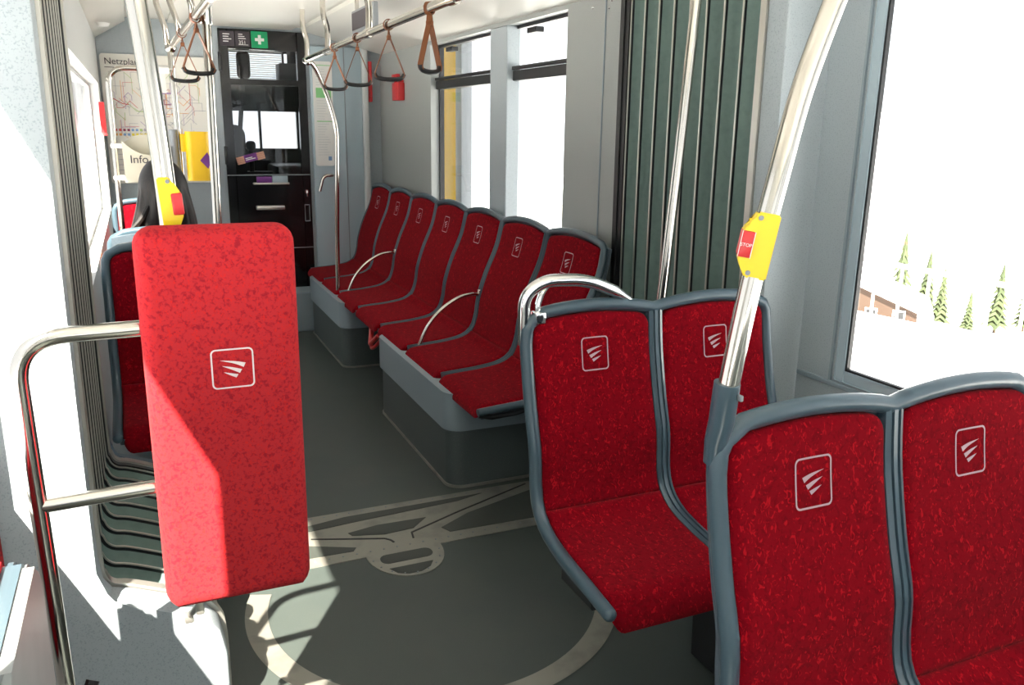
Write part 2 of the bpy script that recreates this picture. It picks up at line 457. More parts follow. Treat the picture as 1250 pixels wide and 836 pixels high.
for k in range(26):
    x = .16+k*.05
    for y in (2.70, 3.035): bmesh.ops.create_cone(b, segments=8, radius1=.004, radius2=.003, depth=.002, cap_ends=True, matrix=Matrix.Translation((x, y, .004)))
for a in range(9):
    w = math.pi+math.pi*(a+.5)/9
    bmesh.ops.create_cone(b, segments=8, radius1=.004, radius2=.003, depth=.002, cap_ends=True, matrix=Matrix.Translation((.775+.125*math.cos(w), 2.655+.158*math.sin(w), .0045)))
o = obj('rivets', b, 'mid', t, sm=False); o['kind'] = 'stuff'

# ------------------------------------------------------------------ seats
PROF = [(0, 1.035), (.014, .93), (.045, .80), (.075, .70), (.084, .61), (.105, .55), (.16, .508), (.25, .487), (.36, .475), (.47, .462)]
PROFB = [(0, 1.053), (.03, .93), (.09, .79), (.128, .67), (.142, .58), (.17, .51), (.23, .47), (.33, .452), (.43, .444), (.54, .436)]
class Prof:
    def __init__(s, pts):
        s.p = smooth([(d, 0, z) for d, z in pts], 8); s.L = [0]
        for a, c in zip(s.p[:-1], s.p[1:]): s.L.append(s.L[-1]+(c-a).length)
        s.T = s.L[-1]; s.zt = pts[0][1]
        s.crease = next(s.L[i] for i, q in enumerate(s.p) if q.z < pts[5][1]-.005)
    def at(s, l):
        l = max(0, min(s.T, l)); i = 0
        while i < len(s.L)-2 and s.L[i+1] < l: i += 1
        f = (l-s.L[i])/(s.L[i+1]-s.L[i]); p = s.p[i].lerp(s.p[i+1], f)
        t = (s.p[min(i+2, len(s.p)-1)]-s.p[max(i-1, 0)]).normalized()
        return p, Vector((-t.z, 0, t.x)), t
P1, P2 = Prof(PROF), Prof(PROFB)
def arch(u, z, W, A, zt):
    f = (u/W) % 1.0
    wgt = max(0, min(1, (z-(zt-.17))/.16))
    return A*math.sin(math.pi*f)**.8*wgt if 0 < f < 1 else 0
def surf(pr, u, l, h, W, A):
    p, n, t = pr.at(l); q = p+n*h
    return Vector((u, -q.x, q.z+arch(u, p.z, W, A, pr.zt)))
def eh(e, r): 
    e = max(0, min(e/r, 1)); return math.sqrt(max(0, 1-(1-e)**2))
def cushion(pr, u0, u1, l0, l1, th, W, A, rt=.0, rb=.0, drop=0):
    nu, ns = 18, max(10, int((l1-l0)/.015)); front = []; backr = []
    def us(k): return .5-.5*math.cos(math.pi*k/nu)
    def ss(k): return .5-.5*math.cos(math.pi*k/ns)
    for j in range(ns+1):
        l = l0+(l1-l0)*ss(j); ins = 0
        if rt and l-l0 < rt: ins = rt-math.sqrt(max(0, rt*rt-(rt-(l-l0))**2))
        if rb and l1-l < rb: ins = max(ins, rb-math.sqrt(max(0, rb*rb-(rb-(l1-l))**2)))
        a, c = u0+ins, u1-ins; rf = []; rk = []
        for i in range(nu+1):
            u = a+(c-a)*us(i); e = min(u-a, c-u, l-l0, l1-l)
            h = th*eh(e, .02)
            rf.append(surf(pr, u, l, h, W, A)); rk.append(surf(pr, u, l, -.012, W, A))
        front.append(rf); backr.append(rk)
    if drop:   # seat front rolls downward
        for rows in (front, backr):
            for r_ in rows:
                for p in r_:
                    d = -p.y-(pr.p[-1].x-.05)
                    if d > 0: p.z -= d*d/.05*drop
    b = BM(); V = grid(b, front); K = grid(b, backr)
    for j in range(len(V)-1):
        b.faces.new((V[j][0], V[j+1][0], K[j+1][0], K[j][0])); b.faces.new((V[j][-1], V[j+1][-1], K[j+1][-1], K[j][-1]))
    for i in range(nu):
        b.faces.new((V[0][i], V[0][i+1], K[0][i+1], K[0][i])); b.faces.new((V[-1][i], V[-1][i+1], K[-1][i+1], K[-1][i]))
    return b
EMBW = [[(320, 310), (480, 330), (595, 358), (572, 407), (470, 357)],
        [(340, 376), (450, 398), (553, 430), (527, 472), (440, 425)],
        [(355, 449), (430, 466), (511, 487), (487, 522), (420, 488)]]
def emblem(b, mapf, size=.08, mirror=True, asp=1.0):
    S = size/460.0
    def cv(x, y): 
        x = (x-455)*S; y = (412-y)*S*asp
        return (-x if mirror else x, y)
    for w in EMBW:
        tip = w[0]; up_ = [w[0], w[1], w[2]]; lo = [w[0], w[4], w[3]]
        U = smooth([(p[0], p[1], 0) for p in up_], 5); L = smooth([(p[0], p[1], 0) for p in lo], 5)
        vu = [b.verts.new(mapf(*cv(p.x, p.y))) for p in U]; vl = [b.verts.new(mapf(*cv(p.x, p.y))) for p in L[1:]]
        b.faces.new((vu[0], vu[1], vl[0]))
        for i in range(1, len(vu)-1): b.faces.new((vu[i], vu[i+1], vl[i], vl[i-1]))
    s = size/2; o = rrect(-s, s, -s*asp, s*asp, size*.12, 5); w = size*.038
    i_ = rrect(-s+w, s-w, -s*asp+w, s*asp-w, size*.09, 5)
    def sub(ring):
        out = []
        for k in range(len(ring)):
            a, c = ring[k], ring[(k+1) % len(ring)]; n = 8 if math.dist(a, c) > size*.4 else 1
            for q in range(n): out.append((a[0]+(c[0]-a[0])*q/n, a[1]+(c[1]-a[1])*q/n))
        return out
    O = [b.verts.new(mapf(*p)) for p in sub(o)]; I = [b.verts.new(mapf(*p)) for p in sub(i_)]
    for k in range(len(O)): b.faces.new((O[k], O[(k+1) % len(O)], I[(k+1) % len(O)], I[k]))
DIVS = [(-.5, -.35), (-.28, -.5), (-.26, -.32), (-.12, -.32), (-.10, -.5), (.10, -.5), (.12, -.32), (.26, -.32), (.28, -.5), (.5, -.35), (.5, .4), (-.5, .4)]
def seat_set(root, n, Wd, pr, A=.022, fab='fabric', tube=.0165, div=.042, ends=(True, True), backshell=True, emb=.08, drop=1.0):
    T = pr.T; tot = n*Wd
    for k in range(n):
        g0 = (tube*.9 if (k == 0 and ends[0]) else div/2-.004); g1 = (tube*.9 if (k == n-1 and ends[1]) else div/2-.004)
        u0, u1 = k*Wd+g0, (k+1)*Wd-g1
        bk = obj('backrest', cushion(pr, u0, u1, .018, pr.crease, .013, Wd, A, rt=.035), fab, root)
        obj('seat', cushion(pr, u0, u1, pr.crease-.002, T+.02 if False else T, .016, Wd, A, rb=.03, drop=drop), fab, root)
        b = BM(); uc = (u0+u1)/2; lc = .115
        emblem(b, lambda x, y: surf(pr, uc+x, lc-y, .0142, Wd, A), emb)
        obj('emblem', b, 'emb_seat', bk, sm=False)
    # frame: side tubes joined to the arched top rail
    path = []
    m = 26; Ls = [T*(1-i/m) for i in range(m)]
    def pt(u, l, h=0): return surf(pr, u, l, h, Wd, A)
    lft = [pt(0, l, .001) for l in Ls if l > .05]; rgt = [pt(tot, l, .001) for l in reversed(Ls) if l > .05]
    topm = []
    k = int(14*n)
    for i in range(1, k):
        u = tot*i/k
        if u < .04 or u > tot-.04: continue
        p = pt(u, 0, 0); topm.append(p)
    if ends[0] and ends[1]:
        corner = lambda a, c, s: [a+(c-a)*.0]
        pts = lft+[Vector((.003, lft[-1].y+.003, pr.zt-.032)), Vector((.013, lft[-1].y+.004, pr.zt-.012))]+topm+\
              [Vector((tot-.013, lft[-1].y+.004, pr.zt-.012)), Vector((tot-.003, lft[-1].y+.003, pr.zt-.032))]+rgt
        b = BM(); sweep(b, pts, tube, 14)
        for e in (lft[0], rgt[-1]): ball(b, e, tube*1.0, seg=12)
        obj('frame_tube', b, 'frame', root)
    else:
        b = BM(); tp = [pt(Wd*n*i/(14*n), 0) for i in range(14*n+1)]
        if ends[1]: tp = tp[:-1]+[Vector((tot-.012, tp[-1].y, tp[-1].z-.008))]+rgt
        if ends[0]: tp = lft+[Vector((.012, tp[0].y, tp[0].z-.008))]+tp[1:]
        sweep(b, tp, tube, 12); obj('frame_tube', b, 'frame', root)
    rng = range(1, n)
    for k in rng:
        b = BM(); pts = [pt(k*Wd, T*i/30, .002) for i in range(0, 30)]
        sweep(b, pts, 1.0, section=[(a*div, c*.026) for a, c in DIVS], side=(1, 0, 0)); obj('divider', b, 'frame', root)
    if not (ends[0] and ends[1]):
        for uu in ([0] if not ends[0] else [])+([tot] if not ends[1] else []):
            b = BM(); pts = [pt(uu+(.011 if uu == 0 else -.011), T*i/30, .002) for i in range(0, 30)]
            sweep(b, pts, 1.0, section=[(a*.020, c*.026) for a, c in DIVS], side=(1, 0, 0)); obj('divider', b, 'frame', root)
    if backshell:
        rows = []; rows2 = []
        for j in range(31):
            l = .005+(T-.02)*j/30
            rows.append([surf(pr, .006+(tot-.012)*i/(8*n), l, -.013, Wd, A) for i in range(8*n+1)])
            rows2.append([surf(pr, .006+(tot-.012)*i/(8*n), l, -.032-.012*math.sin(math.pi*j/30), Wd, A) for i in range(8*n+1)])
        b = BM(); V = grid(b, rows); K = grid(b, rows2)
        for j in range(30):
            b.faces.new((V[j][0], V[j+1][0], K[j+1][0], K[j][0])); b.faces.new((V[j][-1], V[j+1][-1], K[j+1][-1], K[j][-1]))
        for i in range(8*n):
            b.faces.new((V[0][i], V[0][i+1], K[0][i+1], K[0][i])); b.faces.new((V[-1][i], V[-1][i+1], K[-1][i+1], K[-1][i]))
        obj('shell', b, 'shell', root)
def pedestal(root, u0, u1, d0, d1, z):
    b = BM(); prism(b, [(-d0, 0), (-d1, 0), (-d1+.04, z), (-d0+.02, z)], 'x', u0, u1)
    bmesh.ops.bevel(b, geom=b.edges[:], offset=.012, segments=2, affect='EDGES')
    box(b, u0-.2, u1+.1, -d1+.02, -d1+.06, z-.03, z, .006); box(b, u0-.2, u1+.1, -d0-.06, -d0-.02, z-.03, z, .006)
    obj('pedestal', b, 'blackmat', root)
# pair 1 (across the joint) with chrome handle
s1 = thing('twin_bench', 'pair of red seats with a chrome grab handle on the top corner', 'seat', (.872, 1.865, 0))
seat_set(s1, 2, .385, P1)
pedestal(s1, .50, .66, .12, .40, .445)
b = BM(); box(b, .02, .05, -.36, -.20, .40, .455, .004); box(b, .02, .30, -.34, -.30, .42, .455, .004); obj('seat_bracket', b, 'blackmat', s1, sm=False)
b = BM()
hp = fillet([(0, .004, .965), (-.002, .004, 1.092), (.05, -.0, 1.128), (.17, .0, 1.125), (.27, .0, 1.085), (.325, .0, 1.052)], .05, 6)
sweep(b, hp, [.0165 if i < len(hp)-5 else .0165-.002*(i-len(hp)+6) for i in range(len(hp))], 14)
sweep(b, fillet([(.035, -.002, 1.03), (.032, -.002, 1.062), (.048, -.0, 1.105), (.075, 0, 1.128)], .02, 5), .008, 10)
box(b, .022, .05, -.02, .015, 1.02, 1.05, .003)
obj('grab_handle', b, 'chrome', s1)
# pair 2 (nearest) with tall curved pole and stop button
s2 = thing('twin_bench', 'nearest pair of red seats, lower right, with a tall steel pole on its corner', 'seat', (.811, 1.005, 0))
seat_set(s2, 2, .378, P1)
pedestal(s2, .50, .66, .12, .40, .445)
b = BM()
pp = [(.815, 1.0, 1.0), (.808, .985, 1.10), (.822, .98, 1.22), (.842, .98, 1.33), (.866, .98, 1.44), (.899, .985, 1.56), (.942, .985, 1.68), (1.0, .985, 1.82), (1.07, .985, 1.97), (1.15, .985, 2.15)]
pp = [Vector(p)-Vector((.811, 1.005, 0)) for p in pp]
b = BM(); sweep(b, smooth(pp[1:], 6), .0165, 20); obj('pole', b, 'steel', s2)
b = BM(); sweep(b, [(-.001, 0, .985), (-.001, -.002, 1.02), (-.003, -.014, 1.06), (-.003, -.02, 1.125)], [.0165, .0185, .0205, .0205], 16)
obj('pole_socket', b, 'frame', s2)
b = BM(); box(b, .004, .010, -.046, -.036, 1.10, 1.11, .002); obj('socket_screw', b, 'mid', s2)
def stop_button(root, c, w, h, d, axis_x=0.0, tilt=0.0, text=True, side=-1, m='yellow', rz=0.0):
    """yellow housing wrapped round a pole; c centre; button on the given side"""
    R_ = Matrix.Translation(Vector(c)) @ Matrix.Rotation(rz, 4, 'Z') @ Matrix.Rotation(tilt, 4, 'Y')
    b = BM(); poly = [(-w/2, -h/2+.012), (-w/2+.008, -h/2), (w/2, -h/2), (w/2, h/2), (-w/2+.008, h/2), (-w/2+.002, h/2-.016), (-w/2-.008, h*.22), (-w/2-.008, -h*.22)]
    if side > 0: poly = [(-x, z) for x, z in poly]
    prism(b, poly, 'y', -d/2, d/2)
    bmesh.ops.bevel(b, geom=b.edges[:], offset=.0025, segments=2, affect='EDGES')
    b.transform(R_); o = obj('button_housing', b, m, root)
    b = BM(); x = side*w/2
    xs = sorted((x+side*.0095, x-side*.010)); box(b, xs[0], xs[1], -d/2-.004, d/2-.008, -h*.20, h*.20, .003); b.transform(R_); bt = obj('stop_button', b, 'red', o)
    for zz in (-h*.42, h*.42):
        b = BM(); bmesh.ops.create_cone(b, segments=12, radius1=.004, radius2=.0035, depth=.003, cap_ends=True, matrix=Matrix.Translation((side*(w/2-.012), -d/2-.001, zz)) @ Matrix.Rotation(math.pi/2, 4, 'X'))
        b.transform(R_); obj('housing_screw', b, 'mid', o)
    if text:
        b = BM(); add_text(b, 'STOP', .0070, (x-.0085, -d/2-.0048, -.003)); b.transform(R_); obj('button_text', b, 'white', bt, sm=False)
        b = BM()
        for q in (x-.0093, x+.0088): box(b, q, q+.001, -d/2-.0052, -d/2-.004, -h*.2, h*.2)
        b.transform(R_); obj('button_bezel', b, 'white', bt, sm=False)
stop_button(s2, Vector((.841, .980, 1.338))-Vector((.811, 1.005, 0)), .040, .098, .042, tilt=.15, rz=-.62)

# seven longitudinal seats
ZB = [2.82+.505*k for k in range(8)]
names = ['nearest seat of the red bench row, largest, at its near end', 'second seat from the near end of the red bench row',
         'third seat from the near end of the red bench row, just past the first armrest', 'middle seat of the seven in the red bench row',
         'third seat from the far end of the red bench row', 'second seat from the far end of the red bench row, past the far armrest',
         'farthest seat of the red bench row, beside the cab wall']
for k in range(7):
    r = thing('tram_chair', names[k], 'seat', (1.665, ZB[k+1], 0), -math.pi/2, 'red seats facing the aisle along the window wall')
    # local u grows towards -Y (towards the camera)
    seat_set(r, 1, .505, P2, A=.03, ends=(False, k == 0), tube=.0155, div=.042, drop=.45)
    if k in (2, 5):   # armrest on the near joint of this seat
        b = BM(); uj = .505
        ap = smooth([(uj, -.13, .685), (uj, -.17, .692), (uj, -.25, .675), (uj, -.34, .62), (uj, -.41, .54), (uj, -.455, .445)], 5)
        sweep(b, ap, .0095, 12); box(b, uj-.014, uj+.014, -.14, -.118, .655, .715, .005)
        obj('armrest', b, 'steel', r)
    if k == 0:
        b = BM(); sweep(b, [(.49, -.30, .425), (.50, -.38, .415), (.50, -.48, .41), (.49, -.53, .42)], .011, 10); obj('seat_edge_rail', b, 'blackmat', r)
# podiums beneath them
def podium(label, y0, y1):
    r = thing('bench_podium', label, 'podium')
    def fp(x0, ya, yb, rr, x1=1.745):
        out = []
        for cx, cy, a in ((x0+rr, ya+rr, 270), (x0+rr, yb-rr, 180)):
            for k in range(7):
                t = math.radians(a-90*k/6); out.append((cx+rr*math.cos(t), cy+rr*math.sin(t)))
        return out+[(x1, yb), (x1, ya)]
    b = BM(); prism(b, fp(1.112, y0, y1, .07), 'z', 0, .262); obj('plinth', b, 'podium', r, ang=30)
    b = BM(); prism(b, fp(1.098, y0-.012, y1+.012, .08), 'z', .262, .425)
    obj('fascia', b, 'fascia', r, ang=30)
    b = BM(); prism(b, fp(1.106, y0-.006, y1+.006, .075), 'z', 0, .012); obj('kick_strip', b, 'plate', r, ang=30)
podium('dark box with pale grey fascia under the near part of the red bench row', 3.10, 4.22)
podium('dark box with pale grey fascia under the far part of the red bench row', 5.08, 6.15)
# strap bundle between the podiums
t = tag(obj('x', (lambda bb: (sweep(bb, smooth([(1.13, 4.30, .40), (1.12, 4.42, .33), (1.14, 4.52, .31), (1.17, 4.60, .40)], 5), .012, 8), sweep(bb, smooth([(1.15, 4.30, .38), (1.13, 4.45, .29), (1.17, 4.58, .36)], 5), .01, 8), bb)[-1])(BM()), 'red'), 'red restraint strap hanging between the two bench boxes', 'strap')
t.name = 'restraint_strap'
tag(obj('support_beam', (lambda bb: (box(bb, 1.22, 1.745, 4.235, 5.065, .34, .42, .006), bb)[-1])(BM()), 'blackmat'), 'dark beam under the red bench row between the two grey boxes', 'beam')

# ------------------------------------------------------------------ upright red pad and its frame
t = thing('leaning_pad', 'tall upright red pad with white emblem on a steel tube frame, half in sunlight', 'backrest pad', (0, 0, 0))
px0, px1, pz0, pz1, py = -.018, .264, .568, 1.322, 1.60
nu, nv = 24, 40; R_ = .035; front = []; bk = []
for j in range(nv+1):
    vz = .5-.5*math.cos(math.pi*j/nv); z = pz0+(pz1-pz0)*vz; e = min(z-pz0, pz1-z); ins = R_-math.sqrt(max(0, R_*R_-(R_-e)**2)) if e < R_ else 0
    rf = []; rk = []
    for i in range(nu+1):
        x = px0+ins+(px1-px0-2*ins)*(.5-.5*math.cos(math.pi*i/nu)); ee = min(x-px0-ins, px1-ins-x, e)
        rf.append(Vector((x, py+.0-.040*eh(ee, .026)+.02, z))); rk.append(Vector((x, py+.03, z)))
    front.append(rf); bk.append(rk)
b = BM(); V = grid(b, front); K = grid(b, bk)
for j in range(nv):
    b.faces.new((V[j][0], V[j+1][0], K[j+1][0], K[j][0])); b.faces.new((V[j][-1], V[j+1][-1], K[j+1][-1], K[j][-1]))
for i in range(nu):
    b.faces.new((V[0][i], V[0][i+1], K[0][i+1], K[0][i])); b.faces.new((V[-1][i], V[-1][i+1], K[-1][i+1], K[-1][i]))
pad = obj('cushion', b, 'fabric_lit', t)
b = BM(); emblem(b, lambda x, y: Vector((.1345+x, py-.0207, 1.0565+y)), .077, mirror=False)
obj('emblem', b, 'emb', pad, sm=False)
b = BM(); box(b, px0+.012, px1-.012, py+.028, py+.045, pz0+.012, pz1-.012, .006); obj('back_board', b, 'shell', t)
b = BM(); 
sweep(b, fillet([(-.205, 1.63, 0), (-.212, 1.63, .5), (-.222, 1.63, 1.132), (.24, 1.66, 1.132), (.24, 1.66, .90)], .085, 10), .0155, 18)
sweep(b, [(-.218, 1.63, .815), (.22, 1.66, .815)], .0145, 16)
ball(b, (-.205, 1.63, .006), .03, sz=.3)
obj('tube_frame', b, 'steel', t)
b = BM(); box(b, .034, .050, 1.615, 1.632, .535, .60, .003); sweep(b, [(.042, 1.622, .56), (.030, 1.66, .52), (.022, 1.70, .49)], .007, 10); box(b, .012, .030, 1.69, 1.71, .475, .495, .003)
obj('lower_bracket', b, 'alu', t)
# pole behind the pad, yellow button on it
t = thing('grab_pole', 'thick steel pole with yellow button box rising behind the upright red pad', 'pole')
b = BM(); sweep(b, smooth([(.055, 1.70, .60), (.055, 1.70, .95), (.050, 1.69, 1.33), (.037, 1.69, 1.57), (.022, 1.69, 1.75), (.0, 1.69, 1.95), (-.03, 1.69, 2.16)], 5), .0185, 20); obj('pole', b, 'steel', t)
stop_button(t, (.051, 1.69, 1.355), .030, .10, .046, tilt=-.07, text=False, side=1)

# ------------------------------------------------------------------ tip-up seat at lower left
t = thing('folding_chair', 'folded tip-up seat with grey underside and red rim at the lower left edge', 'seat', (0, 0, 0))
R2 = Matrix.Translation((-.185, 1.34, .50)) @ Matrix.Rotation(math.radians(0), 4, 'Z')
def slab(x0, x1, y0, y1, z0, z1, r, m, name, par):
    b = BM(); pl = rrect(y0, y1, z0, z1, r, 6); prism(b, pl, 'x', x0, x1)
    es = [e for e in b.edges if abs(e.verts[0].co.x-e.verts[1].co.x) < 1e-6]
    bmesh.ops.bevel(b, geom=es, offset=min(.012, (x1-x0)*.45), segments=3, affect='EDGES'); return obj(name, b, m, par)
slab(-.222, -.196, 1.02, 1.40, .42, .835, .05, 'underside', 'seat_shell', t)
slab(-.246, -.214, 1.00, 1.41, .41, .838, .05, 'frame', 'seat_rim', t)
slab(-.312, -.240, 1.0, 1.408, .42, .848, .05, 'fabric_lit', 'cushion', t)
b = BM(); box(b, -.30, -.17, 1.34, 1.44, .40, .47, .012); cyl(b, (-.20, 1.30, .50), (-.20, 1.47, .50), .022); sweep(b, [(-.19, 1.42, .52), (-.165, 1.46, .50), (-.15, 1.48, .53)], .012, 8)
box(b, -.335, -.22, 1.05, 1.36, .36, .42, .01)
obj('hinge', b, 'blackmat', t)

slab(NL+.005, NL+.03, .98, 1.60, .42, .885, .05, 'frame', 'backrest_frame', t)
slab(NL+.03, NL+.065, 1.0, 1.58, .44, .865, .05, 'fabric', 'backrest', t)

# ------------------------------------------------------------------ seats and passenger beyond the pad
def single_seat(label, loc, rz, handle=False):
    r = thing('tram_chair', label, 'seat', loc, rz, None)
    seat_set(r, 1, .385, P1)
    b = BM(); box(b, .10, .29, -.40, -.12, .30 if loc[2] == 0 else .30, .455, .02); obj('seat_base', b, 'shell', r)
    if handle:
        b = BM(); sweep(b, fillet([(.20, 0, 1.03), (.23, 0, 1.075), (.36, 0, 1.085), (.383, 0, 1.02)], .03, 6), .0125, 12); obj('grab_handle', b, 'chrome', r)
    return r
single_seat('single red seat in shade, mostly hidden behind the upright red pad', (-.135, 3.42, 0), 0, True)
single_seat('seat the long-haired passenger sits on, seen from behind', (.26, 3.90, 0), math.pi)
single_seat('small distant red seat facing the long-haired passenger', (-.135, 5.45, 0), 0)
t = thing('seat_podium', 'grey box carrying the left-hand single seats behind the upright red pad', 'podium')
b = BM(); prism(b, rrect(XL, .27, 2.98, 4.42, .03), 'z', 0, .27); obj('plinth', b, 'podium', t)
b = BM(); prism(b, rrect(XL, .275, 2.965, 4.43, .03), 'z', .27, .302); obj('podium_top', b, 'fascia', t)
t = tag(obj('seat_box', (lambda bb: (box(bb, XL, .26, 5.0, 5.6, 0, .31, .02), bb)[-1])(BM()), 'podium'), 'grey box under the small distant red seat', 'podium')

# passenger
t = thing('person', 'person with long dark hair seen from behind, seated beyond the upright red pad', 'person', (0, 0, 0))
me = bpy.data.meshes.new('body')
J = {'pel': (.07, 4.08, .56, .13), 'sp': (.07, 4.05, .72, .115), 'ch': (.075, 4.05, .90, .125), 'nk0': (.09, 4.06, 1.04, .055), 'nk': (.10, 4.08, 1.10, .045),
     'ls': (-.07, 4.05, .985, .055), 'le': (-.115, 4.12, .74, .040), 'lw': (-.04, 4.34, .64, .028), 'rs': (.22, 4.05, .985, .055), 're': (.27, 4.13, .75, .040), 'rw': (.19, 4.34, .64, .028),
     'lh': (.0, 4.12, .55, .085), 'lk': (-.01, 4.50, .56, .062), 'la': (-.01, 4.56, .12, .04), 'lt': (-.01, 4.70, .07, .035),
     'rh': (.15, 4.12, .55, .085), 'rk': (.16, 4.50, .56, .062), 'ra': (.16, 4.56, .12, .04), 'rt': (.16, 4.70, .07, .035),
     'lp': (-.01, 4.40, .635, .030), 'rp': (.16, 4.40, .635, .030)}
E_ = [('pel', 'sp'), ('sp', 'ch'), ('ch', 'nk0'), ('nk0', 'nk'), ('ch', 'ls'), ('ls', 'le'), ('le', 'lw'), ('lw', 'lp'), ('ch', 'rs'), ('rs', 're'), ('re', 'rw'), ('rw', 'rp'),
      ('pel', 'lh'), ('lh', 'lk'), ('lk', 'la'), ('la', 'lt'), ('pel', 'rh'), ('rh', 'rk'), ('rk', 'ra'), ('ra', 'rt')]
pos = {k: v[:3] for k, v in J.items()}; rad = {k: v[3] for k, v in J.items()}
for sd, wp in (('l', 'lp'), ('r', 'rp')):     # fingers: short chains from the palm
    for q in range(5):
        bx, by, bz = pos[wp]; dx = (q-1.8)*.015*(1 if sd == 'r' else -1)
        ln = [.05, .062, .066, .06, .048][q]
        if q == 0: k1 = (bx+dx*1.8, by+.02, bz-.005); k2 = (bx+dx*2.2, by+.045, bz-.015)
        else: k1 = (bx+dx, by+.03+ln*.4, bz-.004); k2 = (bx+dx, by+.03+ln, bz-.022)
        a, c = f'{sd}f{q}a', f'{sd}f{q}b'; pos[a] = k1; pos[c] = k2; rad[a] = .009; rad[c] = .0075
        E_ += [(wp, a), (a, c)]
ks = list(pos); me.from_pydata([pos[k] for k in ks], [(ks.index(a), ks.index(c)) for a, c in E_], [])
po = bpy.data.objects.new('body', me); COL.objects.link(po); po.parent = t
sk = po.modifiers.new('skin', 'SKIN')
for i, k in enumerate(ks): me.skin_vertices[0].data[i].radius = (rad[k], rad[k])
me.skin_vertices[0].data[0].use_root = True
sb = po.modifiers.new('sub', 'SUBSURF'); sb.levels = 2; sb.render_levels = 2
me.materials.append(M['skin'])
bpy.context.view_layer.update()
ev = po.evaluated_get(bpy.context.evaluated_depsgraph_get()); me2 = bpy.data.meshes.new_from_object(ev)
po.modifiers.clear(); po.data = me2; me2.polygons.foreach_set('use_smooth', [True]*len(me2.polygons))
# head shaped from a sphere with nose, brow and chin, joined to the same body mesh
bb = bmesh.new(); bb.from_mesh(me2)
hc = Vector((.115, 4.12, 1.20))
rr = bmesh.ops.create_uvsphere(bb, u_segments=32, v_segments=24, radius=.1)
for v in rr['verts']:
    p = v.co.copy(); x, y, z = p.x*.76, p.y*.95, p.z*1.22
    if z < 0: x *= 1-.32*(-z/.12)**1.3; y = y*(1-.22*(-z/.12)) if y < 0 else y
    if y > 0:
        y += .020*math.exp(-((x/.012)**2+((z+.012)/.022)**2))       # nose
        y += .006*math.exp(-((x/.025)**2+((z+.055)/.010)**2))       # lips
        y -= .008*(math.exp(-(((x-.03)/.014)**2+((z-.012)/.012)**2))+math.exp(-(((x+.03)/.014)**2+((z-.012)/.012)**2)))
        y += .008*math.exp(-((x/.03)**2+((z+.10)/.018)**2))
    v.co = hc+Matrix.Rotation(math.radians(-14), 3, 'Y').inverted() @ Vector((x, y, z))
for f in bb.faces: f.smooth = True
bb.to_mesh(me2); bb.free()
# clothing: top following the torso, trousers following the legs
b = BM()
sweep(b, smooth([(.07, 4.07, .52), (.07, 4.05, .70), (.075, 4.04, .88), (.08, 4.045, .955)], 5), [.145]*5+[.14]*5+[.15]*5+[.13], 20)
for v in b.verts: v.co.x = .072+(v.co.x-.072)*1.15; v.co.y = 4.05+(v.co.y-4.05)*.88
obj('top', b, 'shirt', t)
b = BM()
for x in (0.0, .15):
    sweep(b, smooth([(x, 4.06, .56), (x-.01, 4.3, .57), (x-.005, 4.49, .57), (x, 4.55, .45), (x, 4.57, .14)], 5), [.105]*5+[.092]*5+[.08]*5+[.06]*5+[.055], 16)
obj('trousers', b, 'shirt', t)
b = BM()
for x in (0.0, .16):
    ball(b, (x, 4.68, .05), .05, .85, 2.3, .85); box(b, x-.04, x+.04, 4.56, 4.78, .0, .02, .008)
obj('shoe', b, 'blackmat', t)
# hair: cap plus long locks falling over the back and the left shoulder
b = BM(); rows = []
for j in range(25):
    ph = j/24; row = []
    for i in range(33):
        a = math.radians(150+240*i/32)     # opening at the face (+y)
        if ph < .45:
            q = ph/.45*math.pi/2; rx = .092*math.sin(q)+.001; z = .128*math.cos(q); ry = .108*math.sin(q)+.001
            x, y = rx*math.cos(a), ry*math.sin(a)
        else:
            d = (ph-.45)/.55; z = -.36*d; k = 1+.32*math.sin(min(1, d*1.5)*math.pi/2)
            x, y = .092*k*math.cos(a), (.108-.02*d)*math.sin(a)
            if math.cos(a) < 0: x -= .11*d**2.2
            x *= 1+.02*math.sin(i*1.9); y += .006*math.sin(i*2.3)
        row.append(Vector((hc.x-.012*(1-ph)+x, hc.y-.004+y, hc.z+.01+z)))
    rows.append(row)
grid(b, rows)
o = obj('hair', b, 'hair', t, ang=80)
md = o.modifiers.new('solid', 'SOLIDIFY'); md.thickness = .012; md.offset = 1
b = BM()
for k in range(16):
    f = k/15; x0 = hc.x-.075+.02*f; y0 = hc.y-.03-.05*f
    sweep(b, smooth([(x0, y0, hc.z-.02), (x0-.035-.02*f, y0-.02, hc.z-.11), (x0-.09-.03*f, y0-.03-.02*f, hc.z-.17-.01*f), (x0-.15+.04*f, y0-.035, hc.z-.195-.03*f)], 5), [.012]*6+[.011]*5+[.009]*4+[.004], 7)
obj('hair_lock', b, 'hair', t)

